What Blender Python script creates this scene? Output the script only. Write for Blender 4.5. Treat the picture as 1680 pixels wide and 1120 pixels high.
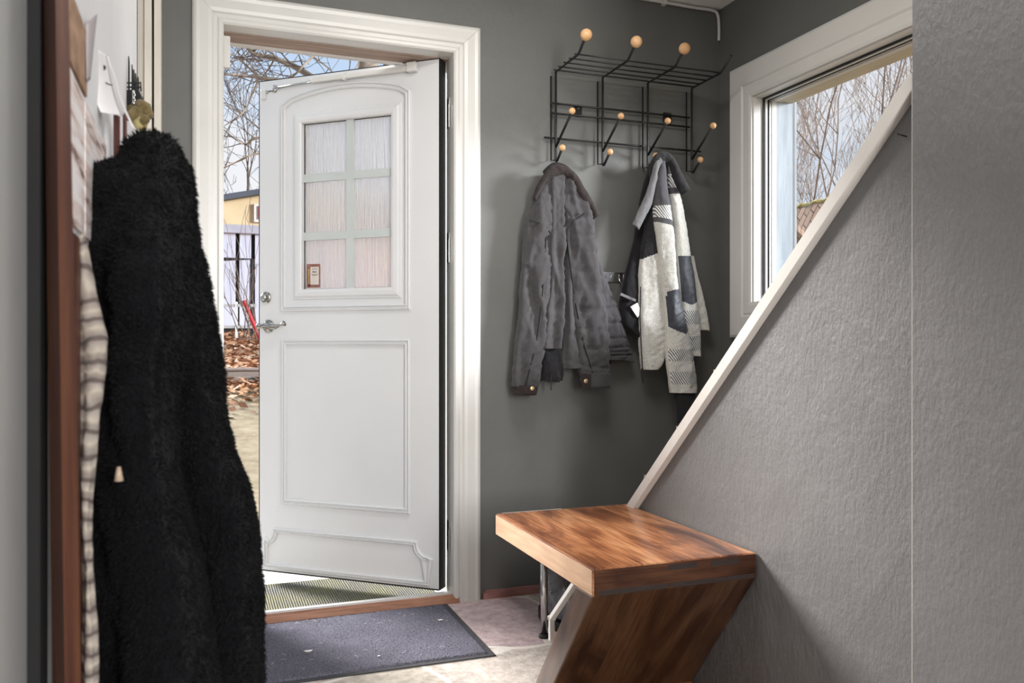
import bpy, bmesh, math, random
from mathutils import Vector, Matrix, noise
random.seed(7)
for o in list(bpy.data.objects): bpy.data.objects.remove(o)
S = bpy.context.scene
COL = S.collection

# ------------------------------------------------------------------ camera
F = 1386.0
CA = math.atan2(0.3495, 0.937)                 # the camera looks this far to the right of the back wall's normal
FW = Vector((math.sin(CA), math.cos(CA), 0)); RT = Vector((math.cos(CA), -math.sin(CA), 0)); UP = Vector((0, 0, 1))
CP = Vector((0, 0, 0.98))
cd = bpy.data.cameras.new('camera'); cam = bpy.data.objects.new('camera', cd); COL.objects.link(cam)
cam.location = CP; cam.rotation_euler = (math.pi/2, 0, -CA)
cd.sensor_width = 36; cd.lens = F/1680*36; cd.clip_start = 0.02; cd.clip_end = 300
cd.dof.use_dof = True; cd.dof.focus_distance = 3.0; cd.dof.aperture_fstop = 9
S.camera = cam

# ------------------------------------------------------------------ world, sun, lamps, exposure
S.view_settings.view_transform = 'Standard'; S.view_settings.look = 'None'
S.view_settings.gamma = 1; S.view_settings.use_curve_mapping = False
S.view_settings.exposure = 0.0
W = bpy.data.worlds.new('sky'); S.world = W; W.use_nodes = True
nt = W.node_tree; nt.nodes.clear()
out = nt.nodes.new('ShaderNodeOutputWorld'); bg = nt.nodes.new('ShaderNodeBackground')
tc = nt.nodes.new('ShaderNodeTexCoord'); sx = nt.nodes.new('ShaderNodeSeparateXYZ')
rp = nt.nodes.new('ShaderNodeValToRGB'); e = rp.color_ramp.elements
e[0].position = 0.46; e[0].color = (0.30, 0.27, 0.23, 1)
e[1].position = 0.50; e[1].color = (0.86, 0.92, 1.0, 1)
for p, c in ((0.58, (0.66, 0.80, 0.98, 1)), (0.75, (0.48, 0.66, 0.95, 1))):
    n = e.new(p); n.color = c
mr = nt.nodes.new('ShaderNodeMapRange'); mr.inputs[1].default_value = -1; mr.inputs[2].default_value = 1
ns = nt.nodes.new('ShaderNodeTexNoise'); ns.inputs['Scale'].default_value = 3.2; ns.inputs['Detail'].default_value = 5
mp = nt.nodes.new('ShaderNodeMapping'); mp.inputs['Scale'].default_value = (1, 1, 2.4)
cr = nt.nodes.new('ShaderNodeValToRGB'); cr.color_ramp.elements[0].position = 0.45; cr.color_ramp.elements[1].position = 0.68
mx = nt.nodes.new('ShaderNodeMixRGB'); mx.inputs[2].default_value = (0.95, 0.96, 1.0, 1)
L = nt.links.new
L(tc.outputs['Generated'], sx.inputs[0]); L(sx.outputs[2], mr.inputs[0]); L(mr.outputs[0], rp.inputs[0])
L(tc.outputs['Generated'], mp.inputs[0]); L(mp.outputs[0], ns.inputs[0]); L(ns.outputs[0], cr.inputs[0])
L(cr.outputs[0], mx.inputs[0]); L(rp.outputs[0], mx.inputs[1]); L(mx.outputs[0], bg.inputs[0])
bg.inputs[1].default_value = 0.95; L(bg.outputs[0], out.inputs[0])

def lamp(name, kind, loc, target, energy, color=(1, 1, 1), size=1.0, size_y=None, angle=None):
    d = bpy.data.lights.new(name, kind); o = bpy.data.objects.new(name, d); COL.objects.link(o)
    o.location = loc; d.energy = energy; d.color = color
    if kind == 'AREA':
        d.size = size
        if size_y: d.shape = 'RECTANGLE'; d.size_y = size_y
    if angle: d.angle = math.radians(angle)
    o.rotation_euler = (Vector(target)-Vector(loc)).to_track_quat('-Z', 'Y').to_euler()
    return o
# sky light falling in through the open front door, low and soft
lamp('door_daylight', 'SUN', (-2.4, 8, 4), (-2.4+0.60, 8-1.0, 4-0.57), 11.5, (1, .95, .92), angle=17)
# brighter half of the sky seen by the side window
lamp('window_daylight', 'SUN', (8, 0, 5), (8-1.0, 0+0.66, 5-0.24), 6.5, (.95, .97, 1), angle=15)
# unseen fill lights added to brighten the hall, overhead and behind the viewer
lamp('hall_fill', 'AREA', (0.88, 1.95, 2.36), (0.88, 2.0, 0), 17, (1, .96, .92), 0.5)
lamp('rear_fill', 'AREA', (0.85, -2.4, 1.5), (0.7, 3.0, 1.1), 115, (1, .985, .97), .7, 1.6)

# ------------------------------------------------------------------ placing helpers
def ray(px, py): return FW + RT*((px-840)/F) + UP*((560-py)/F)
def atY(px, py, Y): r = ray(px, py); return CP + r*(Y/r.y)
def atX(px, py, X): r = ray(px, py); return CP + r*(X/r.x)
def atZ(px, py, z): r = ray(px, py); return CP + r*((z-CP.z)/r.z)
def atT(px, py, t): return CP + ray(px, py)*t

# ------------------------------------------------------------------ materials
def lin(c):
    f = lambda v: v/12.92 if v <= 0.04045 else ((v+0.055)/1.055)**2.4
    return tuple(f(x/255) for x in c)+(1,)
class Mat:
    def __init__(s, name, rgb, rough=0.6, metal=0.0, spec=None, **kw):
        s.m = bpy.data.materials.new(name); s.m.use_nodes = True; s.t = s.m.node_tree
        s.b = s.t.nodes['Principled BSDF']; s.b.inputs['Base Color'].default_value = lin(rgb)
        s.b.inputs['Roughness'].default_value = rough; s.b.inputs['Metallic'].default_value = metal
        if spec is not None: s.b.inputs['Specular IOR Level'].default_value = spec
        s.rgb = rgb; s.nrm = None
        s.tc = s.n('ShaderNodeTexCoord')
    def n(s, k): return s.t.nodes.new(k)
    def l(s, a, b): s.t.links.new(a, b)
    def coord(s, scale=(1, 1, 1), rot=(0, 0, 0)):
        m = s.n('ShaderNodeMapping'); m.inputs['Scale'].default_value = scale; m.inputs['Rotation'].default_value = rot
        s.l(s.tc.outputs['Object'], m.inputs[0]); return m.outputs[0]
    def noise(s, scale, detail=4, sc=(1, 1, 1), rot=(0, 0, 0), rough=.5, dist=0):
        n = s.n('ShaderNodeTexNoise'); n.inputs['Scale'].default_value = scale; n.inputs['Detail'].default_value = detail
        n.inputs['Roughness'].default_value = rough; n.inputs['Distortion'].default_value = dist
        s.l(s.coord(sc, rot), n.inputs[0]); return n.outputs[0]
    def ramp(s, fac, stops, interp='LINEAR'):
        r = s.n('ShaderNodeValToRGB'); el = r.color_ramp.elements; r.color_ramp.interpolation = interp
        el[0].position = stops[0][0]; el[0].color = lin(stops[0][1]); el[1].position = stops[-1][0]; el[1].color = lin(stops[-1][1])
        for p, c in stops[1:-1]: q = el.new(p); q.color = lin(c)
        s.l(fac, r.inputs[0]); return r.outputs[0]
    def mix(s, a, b, fac, mode='MIX'):
        m = s.n('ShaderNodeMixRGB'); m.blend_type = mode
        for i, v in ((0, fac), (1, a), (2, b)):
            if isinstance(v, (int, float)): m.inputs[i].default_value = v
            elif isinstance(v, tuple): m.inputs[i].default_value = v
            else: s.l(v, m.inputs[i])
        return m.outputs[0]
    def color(s, c): s.l(c, s.b.inputs['Base Color']); return s
    def bump(s, h, strength=.3, dist=.01):
        b = s.n('ShaderNodeBump'); b.inputs['Strength'].default_value = strength; b.inputs['Distance'].default_value = dist
        s.l(h, b.inputs['Height'])
        if s.nrm: s.l(s.nrm, b.inputs['Normal'])
        s.nrm = b.outputs[0]; s.l(s.nrm, s.b.inputs['Normal']); return s
def var(name, rgb, amp=12, scale=8, rough=.6, bump=None, sc=(1, 1, 1), **kw):
    m = Mat(name, rgb, rough, **kw); f = m.noise(scale, 5, sc)
    lo = tuple(max(0, c-amp) for c in rgb); hi = tuple(min(255, c+amp) for c in rgb)
    m.color(m.ramp(f, [(.3, lo), (.7, hi)]))
    if bump: m.bump(m.noise(bump[0], 4, sc), bump[1], bump[2])
    return m

M = {}
def put(k, m): M[k] = m.m; return m
m = put('wall_paint', var('grey_wall_paint', (102, 103, 100), 3, 5, .55)); m.bump(m.noise(160, 3), .12, .003); m.bump(m.noise(9, 3), .10, .02)
put('wall_brightened', var('brightened_grey_wall_paint', (166, 167, 166), 4, 5, .55))  # grey raised in colour to stand in for light that only grazes it
m = put('wall_glass', var('grey_painted_glassfibre', (108, 107, 107), 4, 3, .45))
m.bump(m.noise(95, 6, (1, 1, .55), rough=.65), .42, .008); m.bump(m.noise(16, 3, (1, 1, .6)), .12, .03)
put('wall_white', var('white_painted_leaf', (226, 227, 229), 6, 5, .45))
put('ceiling', var('white_ceiling_paint', (236, 236, 232), 4, 6, .8))
m = put('white', var('white_gloss_paint', (214, 213, 209), 3, 4, .32)); m.bump(m.noise(30, 2), .04, .004)
m = put('door_white', var('white_door_paint', (218, 219, 220), 2, 3, .36)); m.bump(m.noise(14, 2), .03, .004)
put('trim_white', var('cream_white_trim_paint', (208, 204, 198), 5, 6, .45))
put('cream', var('aged_cream_paint', (214, 208, 196), 9, 10, .5, (60, .2, .003), (3, 3, .4)))
put('rubber', var('black_rubber_seal', (26, 27, 28), 4, 40, .6))
put('black', var('black_coated_steel', (28, 28, 29), 4, 40, .38))
put('blackgap', var('shade_and_crack_black', (14, 13, 14), 3, 60, .8))  # black for the painted shadow gap and for the casing crack
put('steel', var('brushed_steel', (176, 176, 174), 14, 90, .3, metal=1.0))
put('chrome', var('chrome', (196, 196, 196), 6, 30, .12, metal=1.0))
put('nickel', var('ornate_nickel', (150, 148, 142), 30, 60, .2, metal=1.0))
put('bootleather', var('worn_dark_leather', (92, 92, 96), 22, 30, .3))
put('alu', var('aluminium_strip', (214, 214, 212), 6, 60, .4, metal=.4))
put('sill_wood', var('brown_sill_wood', (150, 104, 80), 20, 12, .55, (60, .2, .003), (.6, 8, 4)))
put('lintel', var('weathered_brown_lintel', (160, 138, 124), 22, 10, .7, (60, .3, .003), (.6, 10, 6)))
m = put('ballwood', var('beech_ball', (222, 176, 128), 16, 30, .4, None, (1, 1, .25)))
m = put('exterior_grey', var('blue_grey_exterior_board', (168, 178, 186), 12, 12, .7, (50, .3, .003), (4, 4, .4)))
put('muntin', var('pale_grey_green_muntin', (196, 202, 200), 3, 12, .5))
put('beige_wood', var('beige_frame_wood', (200, 186, 160), 10, 12, .6, None, (4, .4, 4)))
put('pink_wood', var('bare_reddish_wood', (156, 112, 104), 22, 14, .7, (60, .3, .003), (.5, 6, 4)))

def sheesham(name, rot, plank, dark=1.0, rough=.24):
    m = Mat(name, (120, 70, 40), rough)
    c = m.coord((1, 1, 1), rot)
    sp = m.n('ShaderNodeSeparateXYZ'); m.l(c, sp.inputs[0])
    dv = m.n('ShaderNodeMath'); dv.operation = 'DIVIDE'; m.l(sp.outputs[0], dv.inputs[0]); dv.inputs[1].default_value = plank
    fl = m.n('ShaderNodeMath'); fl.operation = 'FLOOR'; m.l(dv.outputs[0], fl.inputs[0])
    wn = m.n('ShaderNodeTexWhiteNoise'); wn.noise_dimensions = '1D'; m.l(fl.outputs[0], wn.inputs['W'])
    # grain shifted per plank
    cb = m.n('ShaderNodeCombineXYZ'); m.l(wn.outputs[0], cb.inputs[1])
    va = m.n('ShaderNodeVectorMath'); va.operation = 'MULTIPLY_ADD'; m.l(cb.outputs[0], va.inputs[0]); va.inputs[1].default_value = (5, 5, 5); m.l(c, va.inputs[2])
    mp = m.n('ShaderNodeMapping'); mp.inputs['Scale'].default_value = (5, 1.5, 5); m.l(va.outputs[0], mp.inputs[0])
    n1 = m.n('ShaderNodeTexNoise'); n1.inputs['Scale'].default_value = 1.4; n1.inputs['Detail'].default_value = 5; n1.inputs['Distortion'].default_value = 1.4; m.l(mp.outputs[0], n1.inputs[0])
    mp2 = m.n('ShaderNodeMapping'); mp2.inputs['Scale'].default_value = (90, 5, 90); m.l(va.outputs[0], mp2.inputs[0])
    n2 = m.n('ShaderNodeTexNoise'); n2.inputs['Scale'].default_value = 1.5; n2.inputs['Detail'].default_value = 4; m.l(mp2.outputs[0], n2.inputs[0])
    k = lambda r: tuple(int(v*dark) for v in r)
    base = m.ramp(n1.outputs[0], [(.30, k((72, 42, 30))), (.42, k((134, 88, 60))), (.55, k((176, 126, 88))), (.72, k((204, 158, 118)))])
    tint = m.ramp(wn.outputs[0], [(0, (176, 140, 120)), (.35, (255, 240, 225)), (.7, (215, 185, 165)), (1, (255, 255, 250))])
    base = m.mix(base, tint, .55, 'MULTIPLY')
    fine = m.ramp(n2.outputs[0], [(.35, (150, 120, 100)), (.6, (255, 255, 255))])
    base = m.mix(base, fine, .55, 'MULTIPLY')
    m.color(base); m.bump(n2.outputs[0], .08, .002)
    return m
put('wood_top', sheesham('rosewood_planks', (0, 0, 0), .11))
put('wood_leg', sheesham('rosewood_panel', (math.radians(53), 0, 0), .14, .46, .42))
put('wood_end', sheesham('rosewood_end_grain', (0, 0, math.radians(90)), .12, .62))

put('wood_dark', var('dark_rosewood_strip', (36, 22, 16), 6, 20, .6, None, (1, 8, 8)))
put('wood_pale', var('pale_sapwood_edge', (206, 168, 134), 16, 9, .3, None, (8, .8, 8)))
# flagstone floor
m = put('floor', Mat('slate_flagstones', (168, 158, 150), .42))
ws = m.noise(1.6, 2); vm = m.n('ShaderNodeVectorMath'); vm.operation = 'MULTIPLY_ADD'; m.l(ws, vm.inputs[0]); vm.inputs[1].default_value = (.5, .5, .5); m.l(m.coord(), vm.inputs[2])
v = m.n('ShaderNodeTexVoronoi'); v.feature = 'DISTANCE_TO_EDGE'; v.inputs['Scale'].default_value = 2.3; m.l(vm.outputs[0], v.inputs[0])
v2 = m.n('ShaderNodeTexVoronoi'); v2.inputs['Scale'].default_value = 2.3; m.l(vm.outputs[0], v2.inputs[0])
st = m.ramp(m.noise(26, 8, rough=.7), [(.32, (154, 144, 138)), (.5, (192, 180, 172)), (.68, (216, 206, 198))])
st2 = m.mix(st, v2.outputs['Color'], .10, 'OVERLAY')
ed = m.ramp(v.outputs['Distance'], [(.018, (255, 255, 255)), (.03, (0, 0, 0))])
m.color(m.mix(st2, lin((232, 226, 218)), ed)); m.bump(m.noise(60, 6, rough=.7), .5, .006)

def pile(name, rgb, amp, scale=220):
    m = Mat(name, rgb, .95, spec=.1)
    f = m.noise(scale, 5, rough=.7); g = m.noise(7, 4)
    lo = tuple(max(0, c-amp) for c in rgb); hi = tuple(min(255, c+amp) for c in rgb)
    m.color(m.mix(m.ramp(f, [(.35, lo), (.68, hi)]), m.ramp(g, [(.3, (200, 200, 200)), (.7, (255, 255, 255))]), .5, 'MULTIPLY'))
    m.bump(f, .9, .008); return m
put('mat_pile', pile('blue_grey_mat_pile', (112, 112, 126), 38))
put('mat_rubber', var('dark_rubber_border', (52, 52, 56), 6, 60, .7))
m = put('outdoor_mat', Mat('ribbed_moss_green_mat', (150, 150, 120), .9))
w = m.n('ShaderNodeTexWave'); w.inputs['Scale'].default_value = 34; w.inputs['Distortion'].default_value = 2.5; w.bands_direction = 'X'; w.inputs['Detail'].default_value = 3; m.l(m.coord((1, .2, 1)), w.inputs[0])
w2 = m.n('ShaderNodeTexWave'); w2.inputs['Scale'].default_value = 34; w2.inputs['Distortion'].default_value = 2; w2.bands_direction = 'Y'; m.l(m.coord(), w2.inputs[0])
cc = m.ramp(m.noise(7, 3), [(.35, (140, 140, 134)), (.65, (168, 166, 118))])
m.color(m.mix(cc, lin((60, 60, 56)), m.ramp(m.mix(w.outputs[0], w2.outputs[0], .5), [(.35, (255, 255, 255)), (.6, (0, 0, 0))]))); m.bump(w.outputs[0], .8, .01)
put('concrete', var('pale_concrete_step', (222, 220, 216), 8, 9, .8, (60, .3, .004)))

# fabrics
def fabric(name, rgb, amp=8, scale=300, rough=.85, bmp=.35):
    m = Mat(name, rgb, rough, spec=.25); f = m.noise(scale, 3)
    lo = tuple(max(0, c-amp) for c in rgb); hi = tuple(min(255, c+amp) for c in rgb)
    m.color(m.ramp(f, [(.35, lo), (.65, hi)])); m.bump(m.noise(42, 5, (1, 1, .7), rough=.6), bmp, .006); m.b.inputs['Sheen Weight'].default_value = .15
    return m
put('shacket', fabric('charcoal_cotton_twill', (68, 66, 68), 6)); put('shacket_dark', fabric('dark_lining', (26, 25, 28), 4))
put('cuff_brown', fabric('brown_corduroy_cuff', (44, 37, 36), 6))
put('melange', fabric('pale_grey_melange_fleece', (206, 205, 198), 30, 420, .9, .2))
put('softblack', fabric('black_softshell', (38, 38, 40), 4)); put('softgrey', fabric('dark_grey_softshell', (84, 84, 88), 5))
put('pad', fabric('anthracite_reinforced_patch', (66, 69, 76), 3, 200, .5, .1))
put('lining', fabric('black_lining', (24, 24, 28), 4))
put('innergrey', fabric('grey_collar_facing', (118, 118, 120), 10))
m = put('hatch', Mat('reflective_hatched_tape', (210, 210, 208), .5))
w = m.n('ShaderNodeTexWave'); w.inputs['Scale'].default_value = 44; w.bands_direction = 'DIAGONAL'; m.l(m.coord((1.5, 0, 1)), w.inputs[0])
m.color(m.ramp(w.outputs[0], [(.38, (92, 92, 92)), (.5, (232, 232, 230))]))
m = put('fur', Mat('black_faux_fur', (12, 12, 16), .85, spec=.12)); m.bump(m.noise(60, 5, rough=.7), .9, .02); m.b.inputs['Sheen Weight'].default_value = .03
put('horn', var('pale_horn_toggle', (178, 158, 136), 12, 60, .4))
m = put('knit', Mat('cream_and_dark_striped_knit', (150, 138, 126), .95))
w = m.n('ShaderNodeTexWave'); w.inputs['Scale'].default_value = 15; w.inputs['Distortion'].default_value = 7; w.inputs['Detail'].default_value = 3; w.bands_direction = 'Z'; m.l(m.coord((1, 1, 1)), w.inputs[0])
m.color(m.ramp(w.outputs[0], [(.03, (96, 86, 82)), (.16, (150, 140, 134)), (1, (178, 168, 156))])); m.bump(w.outputs[0], .6, .01)
m = put('frame_wood', Mat('red_brown_board', (84, 46, 34), .6)); m.color(m.ramp(m.noise(3, 5, (14, 14, 1.2)), [(.3, (66, 34, 26)), (.5, (92, 52, 36)), (.7, (118, 76, 50))]))
put('kraft', var('brown_kraft_print', (150, 114, 84), 26, 9, .7, None, (1, 3, 6)))
m = put('birch', Mat('birch_bark_print', (226, 220, 216), .7))
m.color(m.ramp(m.noise(7, 5, (1, 1.2, 12), rot=(.12, 0, 0), rough=.6), [(.36, (96, 68, 62)), (.46, (214, 196, 190)), (.6, (236, 232, 232))]))
put('paper', var('white_paper', (222, 220, 222), 4, 8, .7)); put('paper_grey', var('grey_paper', (172, 164, 168), 5, 8, .7))
put('ink', var('black_ink', (24, 20, 24), 2, 8, .6)); put('redwood', var('red_brown_moulding', (104, 62, 56), 10, 20, .6))
put('olive', fabric('olive_felt', (108, 94, 62), 16, 80, .9, .5)); put('pale_felt', fabric('pale_felt', (170, 156, 108), 12, 80))
put('gold', var('brass_snap', (206, 182, 140), 12, 60, .35, metal=.6))
put('tagwhite', var('care_label', (214, 214, 212), 12, 60, .7))
put('lint', var('white_lint', (220, 220, 218), 6, 60, .8))
put('st_brown', var('sticker_brown', (142, 96, 84), 10, 60, .5)); put('st_paper', var('sticker_parchment', (214, 204, 196), 8, 40, .5)); put('st_gold', var('sticker_gold', (196, 168, 96), 10, 60, .5))
# glass
m = put('glass', Mat('clear_window_glass', (250, 252, 252), 0.0)); 
tr = m.n('ShaderNodeBsdfTransparent'); gl = m.n('ShaderNodeBsdfGlossy'); gl.inputs['Roughness'].default_value = .02; ms = m.n('ShaderNodeMixShader');
ms.inputs[0].default_value = .05; m.l(tr.outputs[0], ms.inputs[1]); m.l(gl.outputs[0], ms.inputs[2]); m.l(ms.outputs[0], m.t.nodes['Material Output'].inputs['Surface'])
m = put('ribglass', Mat('streaked_obscure_glass', (252, 250, 250), .2)); m.b.inputs['Transmission Weight'].default_value = .62; m.b.inputs['IOR'].default_value = 1.12
m.bump(m.noise(1.0, 4, (120, 120, 7), rough=.6), .8, .02)
# outdoors
m = put('yard', Mat('dry_sandy_grass', (176, 160, 128), .95)); m.color(m.ramp(m.noise(5, 8, rough=.7), [(.3, (112, 94, 70)), (.5, (142, 128, 98)), (.7, (164, 150, 124))]))
m = put('leafbed', Mat('leaf_covered_bank', (170, 120, 86), .95)); m.color(m.ramp(m.noise(14, 6, rough=.7), [(.3, (120, 78, 52)), (.5, (188, 138, 100)), (.7, (216, 176, 138))]))
put('timber', var('weathered_grey_timber', (132, 120, 112), 14, 5, .85, (40, .4, .01), (.6, 6, 6)))
put('fence', var('pale_lavender_grey_boards', (200, 200, 214), 8, 5, .75, None, (5, 5, .4)))
put('fencegap', var('black_backing', (32, 30, 32), 5, 9, .9)); put('fascia', var('grey_fascia', (176, 174, 184), 6, 5, .7))
put('yellow', var('pale_yellow_plaster', (206, 186, 148), 6, 2, .8)); put('roofdark', var('dark_roof_sheet', (72, 76, 86), 6, 5, .6))
put('brick', var('peach_plaster', (226, 170, 138), 14, 3, .8)); put('redframe', var('red_window_frame', (136, 62, 56), 8, 9, .6))
put('windark', var('dark_pane', (86, 84, 90), 6, 3, .2))
put('bark', var('bare_tree_bark', (138, 124, 108), 24, 8, .9)); put('bark_dark', var('dark_twig_bark', (92, 80, 72), 18, 8, .9)); put('birchbark', var('brown_grey_birch_twigs', (122, 107, 96), 20, 8, .9))
put('leafA', var('dry_tan_leaf', (198, 150, 112), 20, 40, .9)); put('leafB', var('dry_brown_leaf', (150, 98, 66), 20, 40, .9)); put('leafC', var('dry_pale_leaf', (222, 192, 160), 14, 40, .9))
put('redstick', var('red_stick_paint', (190, 40, 44), 8, 30, .5))
m = put('shingle', Mat('mossy_brown_shingles', (140, 116, 98), .95))
bt = m.n('ShaderNodeTexBrick'); bt.inputs['Scale'].default_value = 7.0; bt.inputs['Color1'].default_value = lin((168, 142, 124)); bt.inputs['Color2'].default_value = lin((140, 118, 102)); bt.inputs['Mortar'].default_value = lin((58, 46, 38)); bt.inputs['Mortar Size'].default_value = .018
m.l(m.coord((1, 1, 1)), bt.inputs[0]); m.color(m.mix(bt.outputs[0], lin((196, 180, 120)), m.ramp(m.noise(5, 5, rough=.7), [(.56, (0, 0, 0)), (.66, (255, 255, 255))])))
put('moss', var('yellow_green_moss', (170, 158, 100), 24, 30, .95, (50, .6, .02)))

# ------------------------------------------------------------------ mesh helpers
class B:
    def __init__(s): s.v = []; s.f = []; s.mi = []
    def add(s, vs, fs, mi=0):
        o = len(s.v); s.v += [tuple(x) for x in vs]; s.f += [tuple(i+o for i in f) for f in fs]; s.mi += [mi]*len(fs); return s
    def box(s, x0, x1, y0, y1, z0, z1, mi=0):
        vs = [(x, y, z) for x in (x0, x1) for y in (y0, y1) for z in (z0, z1)]
        return s.add(vs, [(0, 1, 3, 2), (4, 6, 7, 5), (0, 4, 5, 1), (2, 3, 7, 6), (0, 2, 6, 4), (1, 5, 7, 3)], mi)
    def obox(s, c, ax, ay, az, mi=0):
        c, ax, ay, az = map(Vector, (c, ax, ay, az))
        vs = [c+ax*i+ay*j+az*k for i in (-1, 1) for j in (-1, 1) for k in (-1, 1)]
        return s.add(vs, [(0, 1, 3, 2), (4, 6, 7, 5), (0, 4, 5, 1), (2, 3, 7, 6), (0, 2, 6, 4), (1, 5, 7, 3)], mi)
    def tube(s, pts, r, n=8, cap=True, mi=0):
        pts = [Vector(p) for p in pts]; rs = r if isinstance(r, (list, tuple)) else [r]*len(pts)
        rings = []; up = None
        for i, p in enumerate(pts):
            d = (pts[min(i+1, len(pts)-1)]-pts[max(i-1, 0)]).normalized()
            if up is None: up = d.orthogonal().normalized()
            else: up = (up-d*up.dot(d)); up = up.normalized() if up.length > 1e-6 else d.orthogonal().normalized()
            q = d.cross(up)
            rings.append([p+(up*math.cos(2*math.pi*k/n)+q*math.sin(2*math.pi*k/n))*rs[i] for k in range(n)])
        return s.rings(rings, cap, mi)
    def rings(s, rings, cap=True, mi=0, closed=True):
        n = len(rings[0]); vs = [v for r in rings for v in r]; fs = []
        for i in range(len(rings)-1):
            for k in range(n if closed else n-1):
                a = i*n+k; b = i*n+(k+1) % n; fs.append((a, b, b+n, a+n))
        if cap and closed: fs += [tuple(range(n))[::-1], tuple((len(rings)-1)*n+k for k in range(n))]
        return s.add(vs, fs, mi)
    def lathe(s, base, axis, prof, n=24, mi=0):
        base, a = Vector(base), Vector(axis).normalized(); u = a.orthogonal().normalized(); q = a.cross(u)
        return s.rings([[base+a*h+(u*math.cos(2*math.pi*k/n)+q*math.sin(2*math.pi*k/n))*max(r, 1e-5) for k in range(n)] for r, h in prof], True, mi)
    def ball(s, c, r, n=16, m=10, mi=0, sc=(1, 1, 1)):
        c = Vector(c); rings = []
        for i in range(m+1):
            t = math.pi*i/m; rr = max(math.sin(t), 1e-3)*r
            rings.append([c+Vector((math.cos(2*math.pi*k/n)*rr*sc[0], math.sin(2*math.pi*k/n)*rr*sc[1], -math.cos(t)*r*sc[2])) for k in range(n)])
        return s.rings(rings, True, mi)
    def prism(s, poly, ext, mi=0):
        poly = [Vector(p) for p in poly]; ext = Vector(ext); n = len(poly)
        return s.add(poly+[p+ext for p in poly], [tuple(range(n))[::-1], tuple(range(n, 2*n))]+[(i, (i+1) % n, (i+1) % n+n, i+n) for i in range(n)], mi)
    def sweep(s, corners, miters, normal, prof, closed=False, mi=0):
        nn = Vector(normal); rings = [[Vector(c)+Vector(m)*o+nn*h for o, h in prof] for c, m in zip(corners, miters)]
        if closed: rings.append(rings[0])
        return s.rings(rings, not closed, mi)
    def build(s, name, mats, parent=None, smooth=False, bevel=0, sub=0, solid=0):
        me = bpy.data.meshes.new(name); me.from_pydata(s.v, [], s.f)
        bm = bmesh.new(); bm.from_mesh(me); bmesh.ops.recalc_face_normals(bm, faces=bm.faces); bm.to_mesh(me); bm.free()
        if not isinstance(mats, (list, tuple)): mats = [mats]
        for k in mats: me.materials.append(M[k])
        for p, i in zip(me.polygons, s.mi): p.material_index = i; p.use_smooth = smooth
        o = bpy.data.objects.new(name, me); COL.objects.link(o)
        if parent: o.parent = parent; o.matrix_parent_inverse = parent_matrix(parent).inverted()
        if solid: mm = o.modifiers.new('solidify', 'SOLIDIFY'); mm.thickness = solid; mm.offset = -1
        if bevel: mm = o.modifiers.new('bevel', 'BEVEL'); mm.width = bevel; mm.segments = 2; mm.limit_method = 'ANGLE'
        if sub: mm = o.modifiers.new('subsurf', 'SUBSURF'); mm.levels = sub; mm.render_levels = sub
        return o
def parent_matrix(p):
    m = Matrix.LocRotScale(p.location, p.rotation_euler, p.scale)
    return parent_matrix(p.parent) @ p.matrix_parent_inverse @ m if p.parent else m
def thing(name, label, cat, loc=(0, 0, 0), group=None, kind=None):
    o = bpy.data.objects.new(name, None); o.empty_display_size = .1; COL.objects.link(o); o.location = loc
    return tag(o, label, cat, group, kind)
def tag(o, label, cat, group=None, kind=None):
    o['label'] = label; o['category'] = cat
    if group: o['group'] = group
    if kind: o['kind'] = kind
    return o
def struct(o, label=None, cat=None):
    o['kind'] = 'structure'
    if label: o['label'] = label
    if cat: o['category'] = cat
    return o
def smoothpath(pts, k=6):
    pts = [Vector(p) for p in pts]; out = []
    for i in range(len(pts)-1):
        p0 = pts[max(i-1, 0)]; p1 = pts[i]; p2 = pts[i+1]; p3 = pts[min(i+2, len(pts)-1)]
        for j in range(k):
            t = j/k; out.append(.5*((2*p1)+(p2-p0)*t+(2*p0-5*p1+4*p2-p3)*t*t+(3*p1-p0-3*p2+p3)*t*t*t))
    out.append(pts[-1]); return out

# ================================================================== THE SHELL
YB = 3.06; XR = 2.083; XS = 1.32; XL = -0.11; ZC = 2.39
DX0, DX1, DZ = 0.086, 0.904, 2.064
b = B(); b.box(-1.0, DX0-.02, YB, YB+.17, -.2, ZC); b.box(DX1+.02, XR+.2, YB, YB+.17, -.2, ZC); b.box(DX0-.02, DX1+.02, YB, YB+.17, DZ+.02, ZC)
struct(b.build('wall_back', 'wall_paint'), 'grey painted wall holding the front door and the coat rack', 'wall')
# right wall with the window hole
WY0, WY1, WZ0, WZ1 = 1.62, 2.824, 1.135, 1.958
b = B(); b.box(XR, XR+.2, WY1, YB, 0, ZC); b.box(XR, XR+.2, -.2, WY0, 0, ZC); b.box(XR, XR+.2, WY0, WY1, 0, WZ0); b.box(XR, XR+.2, WY0, WY1, WZ1, ZC)
struct(b.build('wall_right', 'wall_paint'), 'grey wall with the window behind the staircase', 'wall')
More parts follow.
